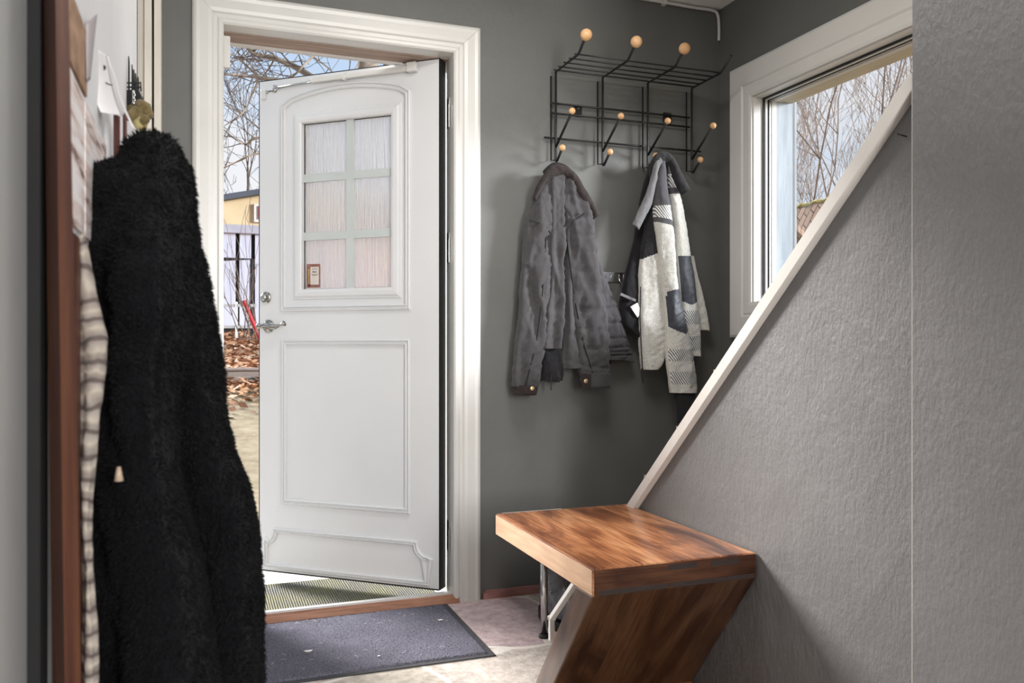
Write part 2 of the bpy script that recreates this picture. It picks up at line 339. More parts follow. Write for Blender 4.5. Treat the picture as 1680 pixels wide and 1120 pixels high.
# slanting stair wall
sl = 0.91; zt = lambda y: .98+sl*(1.830-y)
yend = 1.830+.98/sl
b = B(); b.prism([(XS, 1.25, 0), (XS, yend, 0), (XS, 1.25, zt(1.25))], (.06, 0, 0))
struct(b.build('wall_stair', 'wall_glass'), 'textured grey wall closing the staircase under a slanting white board', 'wall')
b = B(); b.box(XS-.024, XS+.06, -2.6, 1.2595, 0, ZC)
struct(b.build('wall_near', 'wall_glass'), 'textured grey full-height wall at the right edge', 'wall')
b = B(); b.tube([(XS-.021, 1.2615, 0), (XS-.021, 1.2615, 1.497)], .0024, 6)
struct(b.build('trim_1', 'trim_white'), 'thin white caulk line up the wall seam', 'trim')
b = B(); b.box(-.6, XS+.1, -2.7, -2.6, 0, ZC); struct(b.build('blocking_wall_rear', 'wall_paint'), 'unseen grey wall added behind the viewer to cut sky light', 'wall')  # added out of view to keep sky light from filling the hall
# slanting white board
d = Vector((0, 1, -sl)).normalized(); q = Vector((0, sl, 1)).normalized()
b = B(); a0 = Vector((XS, 1.262, zt(1.262))); a1 = Vector((XS, yend, 0))
bb = [a0+q*.010, a0-q*.021, a0-q*.021+Vector((-.022, 0, 0)), a0+q*.010+Vector((-.022, 0, 0))]
b.prism([a0+q*.010+Vector((.062, 0, 0)), a0-q*.0+Vector((.062, 0, 0)), a0+Vector((0, 0, 0)), a0-q*.021, a0-q*.021+Vector((-.022, 0, 0)), a0+q*.010+Vector((-.022, 0, 0))], a1-a0)
struct(b.build('trim_2', 'trim_white', bevel=.0015), 'white board slanting down the stair wall', 'trim')
# left side
b = B(); b.box(XL-.1, XL-.02, .91, 1.80, 0, ZC); b.box(XL-.3, XL-.2, 1.7, YB, 0, ZC)
struct(b.build('wall_left', 'wall_white'), 'white painted wall behind the coat', 'wall')
b = B(); b.box(XL-.4, -.131, -2.6, .79, 0, ZC)
struct(b.build('wall_left_near', 'wall_brightened'), 'grey wall surface at the left edge, very close', 'wall')
b = B(); b.box(-.21, -.1215, .792, .905, 0, ZC)  # near-black strip painted in for the shade of a narrow gap
struct(b.build('shadow_gap_strip', 'blackgap'), 'dark strip standing in for the shadow gap between the grey wall and the brown board', 'trim')
b = B(); b.box(-.24, XL-.001, 2.99, 3.02, 0, ZC)
# a stepped old cream door casing in the corner
j = B(); j.box(-.25, -.159, 2.995, YB, 0, ZC); j.box(-.159, -.137, 2.965, YB, 0, ZC); j.box(-.137, -.131, 2.985, YB, 0, ZC); j.box(-.1305, XL+.001, 2.970, YB, 0, ZC)
struct(j.build('trim_4', 'cream', bevel=.002), 'old cream door casing standing in the back left corner', 'trim')
b = B(); b.tube([(-.1335, 2.983, z) for z in [1.56, 1.7, 1.9, 2.1, 2.36]], [.0012, .0025, .002, .003, .002], 6)
b.box(-.137, -.120, 2.9685, 2.971, 1.58, 1.582)
struct(b.build('trim_5', 'blackgap'), 'dark crack running down the cream casing', 'trim')
# white door leaf folded against the left wall
b = B(); b.box(XL-.045, XL, .83, 1.805, .01, 2.06)
dl = struct(b.build('door_2', 'wall_white', bevel=.002), 'white interior door leaf standing flat along the left wall', 'door')
b = B(); b.box(XL-.045, XL+.001, 1.8055, 1.810, .01, 2.06); b.build('edge_seal', 'rubber', dl)
# floor, ceiling
b = B(); b.box(-.6, XR+.2, -2.6, 3.05, -.1, 0); struct(b.build('floor', 'floor'), 'beige slate flagstone floor with pale joints', 'floor')
b = B(); b.box(-.6, XR+.2, -2.6, YB+.17, ZC, ZC+.08); struct(b.build('ceiling', 'ceiling'), 'white ceiling corner', 'ceiling')
b = B(); b.box(1.02, 1.315, YB-.018, YB, 0, .022); b.box(1.03, 1.31, YB-.012, YB, .022, .03)
struct(b.build('baseboard_back', 'pink_wood'), 'bare reddish wood strip on the floor along the back wall', 'baseboard')

# ------------------------------------------------------------------ front door
D = struct(thing('door_1', 'white front door standing open outwards, with a six pane window', 'door', (DX1, YB, 0)))
prof = [(0, 0), (0, .012), (.006, .017), (.016, .017), (.022, .013), (.034, .013), (.040, .019), (.052, .021), (.080, .020), (.092, .022), (.101, .017), (.106, .010), (.106, 0)]
def casing(name, cs, ms, parent):
    return B().sweep(cs, ms, (0, -1, 0), prof).build(name, 'white', parent)
casing('casing', [(DX0, YB, DZ), (DX0, YB, 0)], [(-.955, 0, 1), (-.955, 0, 0)], D)
casing('casing', [(DX1, YB, DZ), (DX1, YB, 0)], [(1, 0, 1), (1, 0, 0)], D)
casing('casing', [(DX0+.0005, YB, DZ), (DX1-.0005, YB, DZ)], [(-.95, 0, 1), (.995, 0, 1)], D)
# jamb lining
b = B(); b.box(DX0-.02, DX0, YB, YB+.17, .0, DZ); b.box(DX1, DX1+.02, YB, YB+.17, .0, DZ); b.box(DX0-.02, DX1+.02, YB, YB+.06, DZ, DZ+.02)
b.build('jamb', 'white', D)
b = B(); b.box(DX0-.02, DX1+.02, YB+.06, YB+.155, DZ-.004, DZ+.02); b.build('head_board', 'lintel', D)
b = B(); b.box(DX0-.02, DX1+.02, YB+.155, YB+.175, DZ-.012, DZ+.02); b.build('head_drip', 'trim_white', D)
b = B(); b.prism([(DX0-.02, 3.035, 0), (DX0-.02, 3.046, .022), (DX0-.02, 3.065, .027), (DX0-.02, 3.10, .027), (DX0-.02, 3.10, -.05), (DX0-.02, 3.035, -.05)], (DX1-DX0+.04, 0, 0)); b.build('sill', 'sill_wood', D)
b = B(); b.box(DX0, DX1, 3.066, 3.088, .027, .034); b.build('sill_strip', 'alu', D)
# white sensor on left jamb
b = B(); b.box(DX0, DX0+.022, 3.075, 3.10, 1.925, 2.035); b.build('contact_sensor', 'white', D, bevel=.003)
for yy in (190, 408, 875):
    c = atX(732, yy, DX1); b = B(); b.box(DX1-.003, DX1, 3.105, 3.135, c.z-.057, c.z+.057); 
    for k in (-.035, 0, .035): b.lathe((DX1-.003, 3.118+.008*(k == 0), c.z+k), (-1, 0, 0), [(.004, 0), (.004, .0012), (.0001, .0013)], 8, 1)
    h = b.build('hinge', ['steel', 'rubber'], D)
    b = B(); b.box(DX1-.008, DX1-.003, 3.093, 3.103, c.z-.057, c.z+.03); b.build('hinge_knuckle', 'steel', h)
# the leaf, in its own frame: u from hinge edge to free edge, v = thickness outwards, z up
AN = math.radians(41); ud = Vector((-math.cos(AN), math.sin(AN), 0)); vd = Vector((math.sin(AN), math.cos(AN), 0))
HP = Vector((.864, 3.114, 0)); LZ0, LZ1, LW, LT = .036, 2.056, .821, .052
def lf(u, v, z): return HP+ud*u+vd*v+Vector((0, 0, z))
def dp(px, py):
    r = ray(px, py); t = (HP-CP).dot(vd)/r.dot(vd); p = CP+r*t; return ((p-HP).dot(ud), p.z)
g0 = dp(495, 201.6); g1 = dp(644.5, 472.5)
GU0, GU1, GZ0, GZ1 = g1[0], g0[0], g1[1], g0[1]
b = B()
def lbox(b, u0, u1, v0, v1, z0, z1, mi=0):
    c = lf((u0+u1)/2, (v0+v1)/2, (z0+z1)/2); return b.obox(c, ud*(u1-u0)/2, vd*(v1-v0)/2, (0, 0, (z1-z0)/2), mi)
# one slab with a hole
o_ = [(0, LZ0), (LW, LZ0), (LW, LZ1), (0, LZ1)]; i_ = [(GU0, GZ0), (GU1, GZ0), (GU1, GZ1), (GU0, GZ1)]
vs = [lf(u, v, z) for v in (0, LT) for (u, z) in o_+i_]; fs = []
for k in range(4):
    n_ = (k+1) % 4
    fs += [(k, n_, 4+n_, 4+k), (8+k, 8+n_, 12+n_, 12+k), (k, n_, 8+n_, 8+k), (4+k, 4+n_, 12+n_, 12+k)]
b.add(vs, fs); leaf = b.build('door_leaf', 'door_white', D)
# dark rubber seal round the edges
b = B(); lbox(b, -.004, 0, .0, LT, LZ0-.004, LZ1+.004); lbox(b, LW, LW+.004, .0, LT, LZ0-.004, LZ1+.004); lbox(b, 0, LW, 0.0, LT, LZ1, LZ1+.004); lbox(b, 0, LW, 0.0, LT, LZ0-.006, LZ0)
b.build('edge_seal', 'rubber', leaf)
# raised mouldings
def mold(b, pts, w=.012, h=.005):
    n = len(pts)
    ms = []
    for i in range(n):
        p0, p1, p2 = Vector(pts[i-1]), Vector(pts[i]), Vector(pts[(i+1) % n])
        d1 = (p1-p0).normalized(); d2 = (p2-p1).normalized(); n1 = Vector((d1.y, -d1.x)); n2 = Vector((d2.y, -d2.x)); m_ = n1+n2
        m_ = m_/max(m_.dot(n1), .35) if m_.length > 1e-6 else n1
        ms.append(m_)
    pr = [(-w*.5, -.001), (-w*.42, h*.8), (-w*.25, h), (-w*.1, h*.35), (w*.1, h*.35), (w*.25, h), (w*.42, h*.8), (w*.5, -.001)]
    cs = [lf(p[0], 0, p[1]) for p in pts]; mm = [ud*q_.x+Vector((0, 0, q_.y)) for q_ in ms]
    b.sweep(cs, mm, -vd, pr, closed=True)
def box_pts(a, c): 
    (u0, z0), (u1, z1) = a, c; return [(u0, z0), (u1, z0), (u1, z1), (u0, z1)]
b = B()
p0 = dp(466, 503); p1 = dp(670, 503); zl = dp(466, 174)[1]; zr = dp(669.4, 154.6)[1]; zm = (zl+zr)/2; zap = dp(572, 143)[1]
pts = [(p1[0], p1[1]), (p0[0], p1[1]), (p0[0], zm)]
for k in range(1, 16):
    t = k/16; pts.append((p0[0]+(p1[0]-p0[0])*t, zm+.006+(zap-zm)*math.sin(math.pi*t)**.7))
pts.append((p1[0], zm)); mold(b, pts, .024, .012)
a_ = dp(467, 821.7); c_ = dp(669.5, 561); mold(b, box_pts(a_, c_), .024, .012)
q0 = dp(437, 934); q1 = dp(437, 889.7); q2 = dp(453, 869.6); q3 = dp(683.5, 889.8); q4 = dp(701, 916)
ztop = (q2[1]+q3[1])/2; zsh = (q1[1]+q4[1])/2; zb = .055; uL = min(q0[0], LW-.03); uR = q4[0]; rr = .055
pts = [(uR, zb), (uL, zb), (uL, zsh)]
for k in range(0, 7):
    t = math.radians(90*k/6); pts.append((uL-rr*math.sin(t)*.9, ztop-(ztop-zsh)*math.cos(t)))
for k in range(0, 7):
    t = math.radians(90-90*k/6); pts.append((uR+rr*math.sin(t)*.9, ztop-(ztop-zsh)*math.cos(t)))
pts.append((uR, zsh)); mold(b, pts, .020, .011)
b.build('panel_moulding', 'door_white', leaf)
# window frame in leaf
f0 = dp(480.5, 189.5); f1 = dp(654.5, 484)
b = B(); cs = [(GU0, GZ0), (GU1, GZ0), (GU1, GZ1), (GU0, GZ1)]; e0 = GU0-f1[0]; e0 = max(e0, .02)
pr = [(-.004, .012), (-.004, -.008), (0, -.012), (.008, -.014), (.024, -.012), (.030, -.006), (.036, -.005), (.040, 0.002)]
b.sweep([lf(u, 0, z) for u, z in cs], [ud*sx_+Vector((0, 0, sz_)) for sx_, sz_ in ((-1, -1), (1, -1), (1, 1), (-1, 1))], vd, pr, closed=True)
b.build('window_frame', 'door_white', leaf)
b = B()
pr = [(-.004, .012), (-.006, .012), (-.006, .018), (.0, .018)]
b.sweep([lf(u, 0, z) for u, z in cs], [ud*sx_+Vector((0, 0, sz_)) for sx_, sz_ in ((-1, -1), (1, -1), (1, 1), (-1, 1))], vd, pr, closed=True)
b.build('window_seal', 'rubber', leaf)
b = B(); um = dp(573, 380)[0]; lbox(b, um-.016, um+.016, .004, .0155, GZ0, GZ1)
for (pa, pb) in (((573, 286.5)), ((573, 384))): zc_ = dp(pa, pb)[1]; lbox(b, GU0, GU1, .005, .0150, zc_-.016, zc_+.016)
b.build('muntin', 'muntin', leaf)
b = B(); lbox(b, GU0, GU1, .016, .019, GZ0, GZ1); b.build('window_pane', 'ribglass', leaf)
# lock and handle
u, z = dp(437, 488); b = B(); b.lathe(lf(u, 0, z), -vd, [(.024, 0), (.024, .006), (.020, .010), (.013, .011)], 28)
for k in range(20):
    t = 2*math.pi*k/20; b.obox(lf(u, -.010, z)+ud*math.cos(t)*.019+Vector((0, 0, math.sin(t)*.019)), ud*.0016, vd*.002, (0, 0, .0016))
lk = b.build('lock', 'nickel', leaf, smooth=False)
b = B(); b.lathe(lf(u, -.010, z), -vd, [(.013, 0), (.013, .012), (.010, .015)], 20); b.build('thumb_turn', 'steel', lk)
u, z = dp(441, 535); b = B(); b.lathe(lf(u, 0, z), -vd, [(.026, 0), (.027, .004), (.022, .008), (.016, .010), (.012, .014)], 28)
b.tube([lf(u, 0, z), lf(u, -.052, z)], .0095, 16)
hd = b.build('handle', 'nickel', leaf, smooth=True)
b = B(); b.tube(smoothpath([lf(u+.012, -.056, z+.0), lf(u, -.058, z), lf(u-.03, -.056, z+.002), lf(u-.06, -.052, z-.004), lf(u-.095, -.05, z+.004), lf(u-.112, -.05, z+.01)], 5), [.009+.003*math.sin(i*.55) for i in range(26)], 14)
b.lathe(lf(u+.008, -.056, z), ud, [(.011, 0), (.0115, .004), (.008, .008), (.004, .009)], 16)
b.build('handle_lever', 'nickel', hd, smooth=True)
# opener sensor block
u, z = dp(434, 156); b = B(); lbox(b, u-.011, u+.011, -.012, 0, z-.020, z+.020); b.build('sensor_block', 'white', leaf, bevel=.003)
# friction stay
u0, zc = dp(458, 131); b = B(); za = LZ1-.030
lbox(b, .10, .56, -.022, -.004, za-.006, za+.014); b_ = b.build('door_stay', 'white', leaf, bevel=.003)
b = B(); b.tube([lf(.56, -.013, za), lf(.72, -.012, za-.006)], .0045, 10); b.lathe(lf(.745, 0, za-.012), -vd, [(.010, 0), (.010, .006), (.004, .010)], 16); b.tube([lf(.775, -.002, za-.014), lf(.70, -.010, za-.006)], .003, 8); b.lathe(lf(.785, 0, za-.016), -vd, [(.007, 0), (.006, .006)], 12); b.tube([lf(.72, -.006, za-.004), lf(.745, -.01, za+.006)], .0035, 8)
b.build('stay_rod', 'steel', b_, smooth=True)
b = B(); lbox(b, .085, .125, -.028, -.004, za-.012, za+.024); lbox(b, .40, .412, -.025, -.002, za-.012, za+.02); b.build('stay_block', 'white', b_, bevel=.003)
# ------------------------------------------------------------------ sticker
u0, z0 = dp(499.5, 474); u1, z1 = dp(522, 432)
SK = thing('sticker', 'small brown framed sticker in the lower left corner of the door window', 'sticker', lf((u0+u1)/2, .0125, z0))
def stk(name, mat, ua, ub, za_, zb_, v, parent=SK):
    b = B(); lbox(b, min(ua, ub), max(ua, ub), v-.0006, v, za_, zb_); return b.build(name, mat, parent)
stk('border', 'st_brown', u0, u1, z0+.006, z1, .0155)
wu = abs(u0-u1); stk('parchment', 'st_paper', u0-wu*.28, u1+wu*.1, z0+.018, z1-.012, .0149)
stk('border_foot', 'st_paper', u0, u1, z0, z0+.005, .0155)
b = B(); b.tube([lf(u0-wu*.18, .0145, z0+.016), lf(u0-wu*.18, .0145, z1-.022)], [.0012, .0022], 6); b.ball(lf(u0-wu*.18, .0145, z1-.024), .004, 8, 6); b.build('ornament', 'st_gold', SK)
b = B(); b.ball(lf(u0-wu*.2, .0145, z0+.016), .0048, 8, 6, sc=(1.2, 1, .7)); b.build('ornament_base', 'ink', SK)
def text(txt, p, ux, uz, size, mat, parent):
    c = bpy.data.curves.new('lettering', 'FONT'); c.body = txt; c.size = size; c.align_x = 'CENTER'; c.align_y = 'CENTER'; c.extrude = .0002
    c.materials.append(M[mat]); o = bpy.data.objects.new('lettering', c); COL.objects.link(o)
    ux, uz = Vector(ux).normalized(), Vector(uz).normalized(); R = Matrix((ux, uz, ux.cross(uz))).transposed().to_4x4()
    o.matrix_world = Matrix.Translation(p) @ R
    bpy.context.view_layer.update()
    me = bpy.data.meshes.new_from_object(o.evaluated_get(bpy.context.evaluated_depsgraph_get())); mw = o.matrix_world.copy()
    bpy.data.objects.remove(o); o = bpy.data.objects.new('lettering', me); COL.objects.link(o); o.matrix_world = mw
    if not me.materials: me.materials.append(M[mat])
    o.parent = parent; o.matrix_parent_inverse = parent_matrix(parent).inverted(); return o
uc = u0-wu*.60
for k, (tx, sz_) in enumerate((('Here lives', .0062), ('Black', .0095), ('Queen!', .0095))):
    text(tx, lf(uc, .0140, z1-.020-.012*k), -ud, (0, 0, 1), sz_, 'ink', SK)

# ------------------------------------------------------------------ window
Wd = struct(thing('window_1', 'window with a deep white casing in the right wall', 'window', (XR, (WY0+WY1)/2, WZ0)))
cs = [(XR, WY1, WZ0), (XR, WY1, WZ1), (XR, WY0, WZ1), (XR, WY0, WZ0)]; ms = [(0, 1, -1), (0, 1, 1), (0, -1, 1), (0, -1, -1)]
prof2 = [(0, 0), (0, .012), (.010, .016), (.040, .017), (.048, .014), (.056, .020), (.128, .022), (.138, .016), (.138, 0)]
B().sweep(cs, ms, (-1, 0, 0), prof2, closed=True).build('casing', 'white', Wd)
def ringbox(x0, x1, t0, t1, mat, name, parent=Wd):   # inset rings: t0..t1 inwards from the hole edge
    m_ = [(0, -1, 1), (0, -1, -1), (0, 1, -1), (0, 1, 1)]
    return B().sweep(cs, m_, (1, 0, 0), [(t0, x0), (t1, x0), (t1, x1), (t0, x1)], closed=True).build(name, mat, parent)
ringbox(-.002, .040, 0, .004, 'white', 'reveal'); sash = ringbox(.040, .048, 0, .010, 'rubber', 'gasket')
ringbox(.048, .058, 0, .012, 'white', 'sash'); ringbox(.058, .066, 0, .010, 'rubber', 'gasket'); ringbox(.066, .076, 0, .014, 'steel', 'glazing_spacer'); ringbox(.076, .098, 0, .016, 'trim_white', 'sash')
b = B(); b.box(XR+.060, XR+.064, WY0+.005, WY1-.005, WZ0+.005, WZ1-.005); b.build('window_pane', 'glass', Wd)
b = B(); b.box(XR+.1, XR+.187, WY1-.004, WY1+.02, WZ0-.02, WZ1); b.box(XR+.1, XR+.187, WY0-.01, WY0+.016, WZ0-.02, WZ1); b.box(XR+.1, XR+.23, WY0, WY1, WZ0-.03, WZ0); b.build('outer_board', 'exterior_grey', Wd)
b = B(); b.box(XR+.1, XR+.187, WY0, WY1, WZ1-.010, WZ1+.01); b.build('outer_head_board', 'beige_wood', Wd)
b = B(); b.box(XR+.2005, XR+.215, WY1+.006, WY1+.10, WZ0-.03, WZ1+.08); b.box(XR+.2005, XR+.215, WY0-.08, WY0+.0, WZ0-.03, WZ1+.08); b.build('outer_trim', 'exterior_grey', Wd)

# ------------------------------------------------------------------ stairs behind the slanting wall
ST = thing('staircase', 'staircase rising towards the viewer behind the slanting white board', 'staircase', (1.7, 2.8, 0))
for k in range(9):
    z = .18*(k+1); y1 = 2.86-.20*k
    if z > zt(y1)-.02+.2: pass
    b = B(); b.box(XS+.062, XR-.002, y1-.24, y1, z-.04, z-.0); b.box(XS+.062, XR-.002, y1-.025, y1-.01, z-.18, z-.04); b.build('step', 'lintel', ST)

# ------------------------------------------------------------------ coat rack
def rackpt(px, py, x): return atX(px, py, x)
RX = [1.308, 1.511, 1.715, 1.922]; YF, YS = 3.020, 2.815; ZS = 2.031
RK = thing('coat_rack', 'black wire coat rack with a hat shelf and wooden balls on the back wall', 'coat rack', (1.615, YB, 1.676))
for i, x in enumerate(RX):
    ytip, ztip = (2.75, 2.077)
    b = B()
    b.tube([(x, 2.745, 2.079), (x, 2.80, 2.038), (x, 2.816, ZS), (x, YF, ZS-.003), (x, YF, 1.69), (x, YF-.004, 1.679), (x, YF-.012, 1.679), (x, 2.957, 1.718)], .0049, 10)
    b.tube([(x, YF, 1.735), (x, 2.868, 1.835)], .0049, 10)
    b.tube([(x-.006, YB-.008, ZS-.01), (x-.006, YB-.008, 1.69), (x-.004, YF, 1.685)], .003, 8)
    fr = b.build('hook_wire', 'black', RK, smooth=True)
    if i < 3: b = B(); b.ball((x, 2.745, 2.079), .0215, 24, 16); b.build('wooden_ball', 'ballwood', RK, smooth=True)
    for c in ((x, 2.957, 1.720), (x, 2.866, 1.837)): b = B(); b.ball(c, .0125, 18, 12); b.build('wooden_ball', 'ballwood', RK, smooth=True)
for y in (2.822, 2.872, 2.922, 2.972, 3.015):
    b = B(); b.tube([(RX[0]-.010, y, ZS+.003), (RX[3]+.008, y, ZS+.003)], .0031, 8); b.build('shelf_wire', 'black', RK, smooth=True)
for z, xa, xb in ((1.912, RX[0]-.012, RX[3]+.002), (1.873, RX[0]-.012, RX[3]+.002), (1.775, RX[0]-.04, RX[3]+.055)):
    b = B(); b.tube([(xa, YB-.020, z), (xb, YB-.020, z)], .0038, 8); b.build('cross_wire', 'black', RK, smooth=True)
for px, py in ((948, 180), (1095, 192)):
    c = atY(px, py, YB-.008); b = B(); b.box(c.x-.016, c.x+.016, YB-.012, YB, c.z-.022, c.z+.018); b.lathe((c.x, YB-.012, c.z+.004), (0, -1, 0), [(.004, 0), (.003, .003)], 10, 1); b.build('mounting_plate', ['black', 'steel'], RK)
# small hook rail under the rack
c0 = atY(985, 446, YB); c1 = atY(1030, 463, YB)
HR = thing('hook_rail', 'narrow steel rail with small wire hooks between the two jackets', 'hook rail', (c0.x, YB, c1.z))
b = B(); b.box(c0.x-.08, c1.x+.10, YB-.006, YB, c1.z, c0.z-.0); b.build('rail', 'steel', HR)
for px in (994, 1016, 1023):
    c = atY(px, 455, YB-.006); b = B(); b.tube(smoothpath([(c.x, YB-.006, c.z+.012), (c.x-.002, YB-.012, c.z-.012), (c.x+.002, YB-.024, c.z-.026), (c.x+.006, YB-.032, c.z-.012), (c.x+.008, YB-.034, c.z+.004)], 4), .0022, 8); b.ball((c.x+.008, YB-.034, c.z+.006), .0035, 8, 6); b.build('hook', 'chrome', HR, smooth=True)

# ------------------------------------------------------------------ cloth
def nz(p, s, seed=0): return noise.noise(Vector((p[0]*s+seed*7.3, p[1]*s+seed*3.1, p[2]*s)))
def cloth(name, rows, mats, parent, d=.07, hd=.03, seed=1, amp=.006, n=76, k=12, fold=3, quilts=None, mfun=None, tilt=None, plane=None, flat=.8, open_end=True, sag=0, fscale=1.0, twist=0):
    """a hanging tube of cloth: rows of (left px, right px, height px[, distance from the wall, half depth])"""
    rs = []
    for r in rows:
        l, rr_, y = r[:3]; dd = r[3] if len(r) > 3 else d; hh = r[4] if len(r) > 4 else hd
        rs.append(Vector((l, rr_, y)).to_tuple()+(dd, hh))
    # catmull-rom through the rows
    R = []
    for i in range(len(rs)-1):
        a = [rs[max(i-1, 0)], rs[i], rs[i+1], rs[min(i+2, len(rs)-1)]]
        for j in range(k):
            t = j/k; R.append(tuple(.5*((2*a[1][c])+(a[2][c]-a[0][c])*t+(2*a[0][c]-5*a[1][c]+4*a[2][c]-a[3][c])*t*t+(3*a[1][c]-a[0][c]-3*a[2][c]+a[3][c])*t*t*t) for c in range(5)))
    R.append(rs[-1])
    b = B(); rings = []; ys = []
    for i, (l, rr_, y, dd, hh) in enumerate(R):
        if plane is None:
            pl = atY(l, y, YB-dd); pr_ = atY(rr_, y, YB-dd)
        else: pl = atT(l, y, plane-dd); pr_ = atT(rr_, y, plane-dd)
        c = (pl+pr_)/2; a = (pr_-pl)/2; dep = Vector((0, -1, 0)) if plane is None else -(((pl+pr_)/2-CP)*Vector((1, 1, 0))).normalized()
        f = i/(len(R)-1); ring = []
        for q_ in range(n):
            th = 2*math.pi*q_/n; cx, sx_ = math.cos(th), math.sin(th)
            e_ = flat; X = math.copysign(abs(cx)**e_, cx); Yv = math.copysign(abs(sx_)**e_, sx_)
            p = c+a*X+dep*(Yv*hh)
            w_ = a.length
            # vertical folds + crumples
            g = math.sin(th*fold+seed+twist*f+1.5*nz((0, 0, p.z), 3, seed))*(.4+.6*f)
            g2 = nz((p.x, p.y*1.4, p.z*.55), 26*fscale, seed)+.6*nz((p.x, p.y, p.z), 60*fscale, seed+3)
            g3 = .45-2.2*abs(nz((p.x*1.0, p.y*1.0, p.z*.42+p.x*.5), 15*fscale, seed+5)); g4 = .4-2*abs(nz((p.x*.5, p.y, p.z*1.5-p.x*.8), 24*fscale, seed+8))
            disp = amp*(.7*g+.6*g2+(1.1*g3+.45*g4)*(.25+.75*min(1, 3*f)))
            if quilts:
                for qy in quilts:
                    disp -= .009*math.exp(-((y+(tilt or 0)*(X)-qy)/1.6)**2)
                disp += .003*abs(math.sin(math.pi*(y-quilts[0])/max(1, (quilts[1]-quilts[0]))))*(.6+nz(p, 50, seed))
            nrm = (a.normalized()*X*hh+dep*Yv*w_); nrm = nrm.normalized() if nrm.length > 1e-9 else dep
            xs = abs(Yv)
            z_off = sag*(X**2)*(f**6)
            ring.append(p+nrm*disp*(.35+.65*xs)+Vector((0, 0, z_off)))
        rings.append(ring); ys.append(y)
    # faces with material choice
    vs = [v for r in rings for v in r]; o = len(b.v); b.v += [tuple(v) for v in vs]
    for i in range(len(rings)-1):
        for q_ in range(n):
            a_ = i*n+q_; c_ = i*n+(q_+1) % n; b.f.append((a_, c_, c_+n, a_+n))
            th = 2*math.pi*(q_+.5)/n; b.mi.append(mfun((ys[i]+ys[i+1])/2, math.cos(th), math.sin(th)) if mfun else 0)
    b.f.append(tuple(range(n))[::-1]); b.mi.append(b.mi[0])
    if not open_end: b.f.append(tuple((len(rings)-1)*n+q_ for q_ in range(n))); b.mi.append(b.mi[-2])
    ob = b.build(name, mats, parent, smooth=True, solid=.0025 if open_end else 0)
    return ob
def ribbon(name, pts, mat, parent, seed=1, amp=.002, th=.004):
    """a band of cloth: pts of (outer px, outer py, inner px, inner py, distance from wall)"""
    k = 6; R = []
    for i in range(len(pts)-1):
        a = [pts[max(i-1, 0)], pts[i], pts[i+1], pts[min(i+2, len(pts)-1)]]
        for j in range(k):
            t = j/k; R.append(tuple(.5*((2*a[1][c])+(a[2][c]-a[0][c])*t+(2*a[0][c]-5*a[1][c]+4*a[2][c]-a[3][c])*t*t+(3*a[1][c]-a[0][c]-3*a[2][c]+a[3][c])*t*t*t) for c in range(5)))
    R.append(pts[-1]); rings = []
    for (x0, y0, x1, y1, dd) in R:
        p0 = atY(x0, y0, YB-dd); p1 = atY(x1, y1, YB-dd+.008); ring = []
        m_ = 8
        for j in range(m_+1):
            t = j/m_; p = p0.lerp(p1, t); p = p+Vector((0, -1, 0))*(.010*math.sin(math.pi*t)+amp*nz(p, 60, seed)*2); ring.append(p)
        back = [p+Vector((0, th, 0)) for p in ring[::-1]]
        rings.append(ring+back)
    b = B(); b.rings(rings, True); return b.build(name, mat, parent, smooth=True)

J1 = thing('jacket', 'charcoal shirt jacket with brown cuffs hanging from the leftmost rack hook', 'jacket', (1.308, 2.98, 1.68))
cloth('body', [(898, 935, 282), (884, 955, 310), (876, 968, 360), (872, 980, 430), (874, 992, 510), (879, 1000, 565), (883, 1003, 588), (884, 1000, 604)], 'shacket_dark', J1, d=.045, hd=.028, seed=2, amp=.010, fold=5, sag=.018)
cloth('body_front', [(884, 918, 520), (880, 921, 560), (880, 922, 590), (881, 923, 612), (882, 921, 624)], 'shacket_dark', J1, d=.062, hd=.026, seed=32, amp=.008, fold=4)
cloth('back_panel', [(960, 985, 430), (965, 998, 470), (968, 1011, 500), (970, 1022, 530), (972, 1032, 560), (972, 1038, 580), (974, 1040, 590)], 'shacket', J1, d=.05, hd=.018, seed=3, amp=.009, fold=3, quilts=[505, 530, 555, 570, 577, 583], tilt=2, sag=-.01)
cloth('sleeve', [(896, 912, 284), (878, 908, 312), (867, 907, 350), (862, 906, 390), (857, 904, 440), (853, 900, 500), (848, 895, 550), (844, 888, 600), (842, 883, 634)], 'shacket', J1, d=.075, hd=.032, seed=4, amp=.013, fold=3)
cloth('sleeve', [(922, 940, 288), (920, 955, 312), (922, 968, 345), (925, 975, 385), (930, 984, 440), (936, 991, 500), (944, 997, 555), (951, 1000, 600), (955, 1001, 618)], 'shacket', J1, d=.08, hd=.036, seed=5, amp=.012, fold=3, quilts=[358, 388, 414, 446, 478, 510, 540, 572, 602], tilt=-2)
cloth('front_placket', [(906, 926, 282), (904, 927, 310), (904, 926, 350), (904, 926, 400), (903, 925, 460), (898, 924, 510), (894, 922, 545), (892, 921, 572)], 'shacket', J1, d=.098, hd=.018, seed=6, amp=.012, fold=3)
cloth('front_placket', [(922, 934, 300), (922, 936, 360), (924, 938, 430), (924, 944, 500), (922, 952, 560), (920, 960, 590), (922, 964, 604)], 'shacket', J1, d=.07, hd=.03, seed=7, amp=.009, fold=4)
cuf = cloth('cuff', [(841, 883, 631), (842, 881, 637), (843, 879, 648)], 'cuff_brown', J1, d=.075, hd=.031, seed=8, amp=.002, k=3)
cuf2 = cloth('cuff', [(954, 1002, 612), (955, 1001, 620), (957, 1000, 636)], 'shacket', J1, d=.08, hd=.036, seed=9, amp=.002, k=3)
